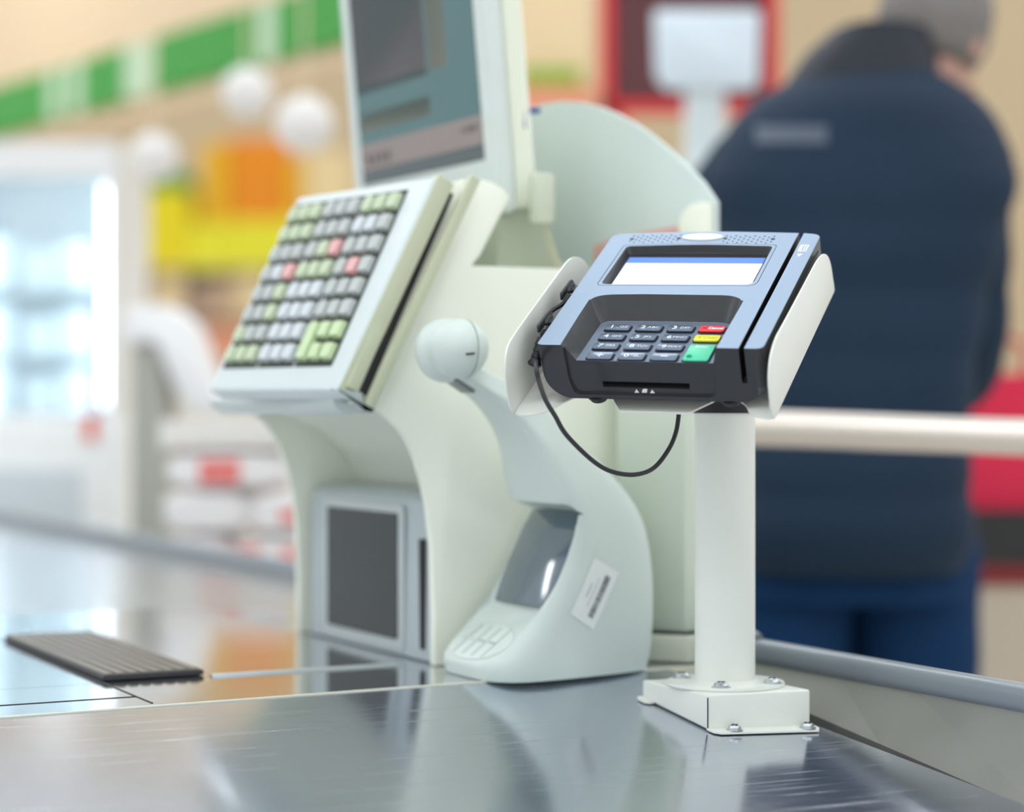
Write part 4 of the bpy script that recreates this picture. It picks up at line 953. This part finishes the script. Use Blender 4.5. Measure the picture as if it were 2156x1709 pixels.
for s in (-1, 1):
    P_ = catmull([(bx + .03 + s * .120, by + .10, 1.42), (bx + .03 + s * .165, by + .09, 1.36), (bx + .02 + s * .185, by + .09, 1.24), (bx + .02 + s * .190, by + .13, 1.12), (bx + .02 + s * .175, by + .25, 1.08), (bx + .02 + s * .145, by + .385, 1.08)], 8)
    rad = catmull([(.085, 0, 0), (.088, 0, 0), (.082, 0, 0), (.076, 0, 0), (.068, 0, 0), (.046, 0, 0)], 8)
    b = bmesh.new(); tube(b, P_, [max(.02, r.x * (1 + .05 * abs(math.sin(i * .55)))) for i, r in enumerate(rad)], 24); wpart('sleeve', b, m_jk, pr_, 70)
# stand-up collar
b = bmesh.new(); cc = [(bx + .050, by + .14, 1.500, .135, .100), (bx + .062, by + .16, 1.55, .125, .098), (bx + .080, by + .18, 1.595, .112, .092), (bx + .095, by + .19, 1.628, .090, .082), (bx + .100, by + .19, 1.612, .072, .066)]
loft(b, [ring(c[:3], c[3], c[4], -.35) for c in cc], cap=False); wpart('collar', b, mat('collar_cloth', (.008, .012, .022), .6), pr_, 70)
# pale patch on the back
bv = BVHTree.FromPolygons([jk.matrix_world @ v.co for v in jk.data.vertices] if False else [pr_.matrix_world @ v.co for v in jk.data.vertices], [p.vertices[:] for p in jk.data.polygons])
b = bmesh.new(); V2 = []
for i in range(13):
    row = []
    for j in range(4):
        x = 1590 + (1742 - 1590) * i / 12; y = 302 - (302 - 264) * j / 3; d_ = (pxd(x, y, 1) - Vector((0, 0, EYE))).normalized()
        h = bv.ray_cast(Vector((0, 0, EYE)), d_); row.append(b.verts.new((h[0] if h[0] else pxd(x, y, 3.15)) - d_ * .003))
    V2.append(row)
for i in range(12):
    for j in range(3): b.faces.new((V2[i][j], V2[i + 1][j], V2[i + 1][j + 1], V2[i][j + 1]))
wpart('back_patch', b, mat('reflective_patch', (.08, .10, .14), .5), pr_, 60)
# jeans and shoes
m_jn = mat('blue_denim', (.003, .030, .095), .8, spec=.2, var=.15, scale=20)
b = bmesh.new()
loft(b, [ring((bx + .02, by + .03, z), rx, ry, 0) for z, rx, ry in ((1.0, .165, .125), (.90, .185, .14), (.80, .195, .145), (.74, .190, .135))])
for s in (-1, 1):
    P_ = catmull([(bx + .03 + s * .090, by + .03, .83), (bx + .03 + s * .105, by + .045 + .015 * s, .62), (bx + .03 + s * .115, by + .06 + .03 * s, .46), (bx + .03 + s * .125, by + .03 + .04 * s, .25), (bx + .03 + s * .125, by + .02 + .04 * s, .06)], 8)
    rad = catmull([(.108, 0, 0), (.098, 0, 0), (.080, 0, 0), (.072, 0, 0), (.070, 0, 0)], 8)
    tube(b, P_, [r.x * (1 + .015 * math.sin(i * 1.1)) for i, r in enumerate(rad)], 24)
wpart('jeans', b, m_jn, pr_, 60)['label'] = 'blue jeans'
for s in (-1, 1):
    b = bmesh.new(); loft(b, [ring((bx + .03 + s * .13, by + .10 + .04 * s, z), rx, ry, 0, 28) for z, rx, ry in ((.001, .048, .135), (.03, .052, .138), (.055, .048, .125), (.085, .038, .085), (.12, .034, .05))]); wpart('shoe', b, m_dark, pr_, 60)

# ------------------------------------------------------------------ ceiling lamps that light the shop
m_tube = mat('lamp_diffuser', (.9, .9, .9), .5, emit=(.93, .97, 1.0), es=14.0); m_fix = mat('lamp_body', (.8, .8, .8), .5)
k_ = 0
for yy, where in ((-.6, 'behind the camera'), (1.4, 'over the checkout'), (4.5, 'over the neighbouring checkout'), (6.8, 'beyond the person'), (9.8, 'in the middle of the shop'), (15.0, 'halfway to the carton shelving'), (22.5, 'over the carton shelving')):
    for xx, side in ((-2.4, 'left'), (0.0, 'middle'), (2.4, 'right'), (-5.2, 'far left')):
        L_ = root('ceiling_lamp', Matrix.Translation((xx, yy, 3.3 if yy < 10 else 5.8 if yy < 20 else 7.4)), 'white ceiling tube lamp %s, %s of its row' % (where, side), 'lamp', 'ceiling tube lamps')
        b = bmesh.new(); box(b, -.75, .75, -.10, .10, .0, .06, .005); obj('lamp_body', b, m_fix, L_)
        b = bmesh.new(); box(b, -.72, .72, -.085, .085, -.02, -.0005, .004); obj('diffuser', b, m_tube, L_)
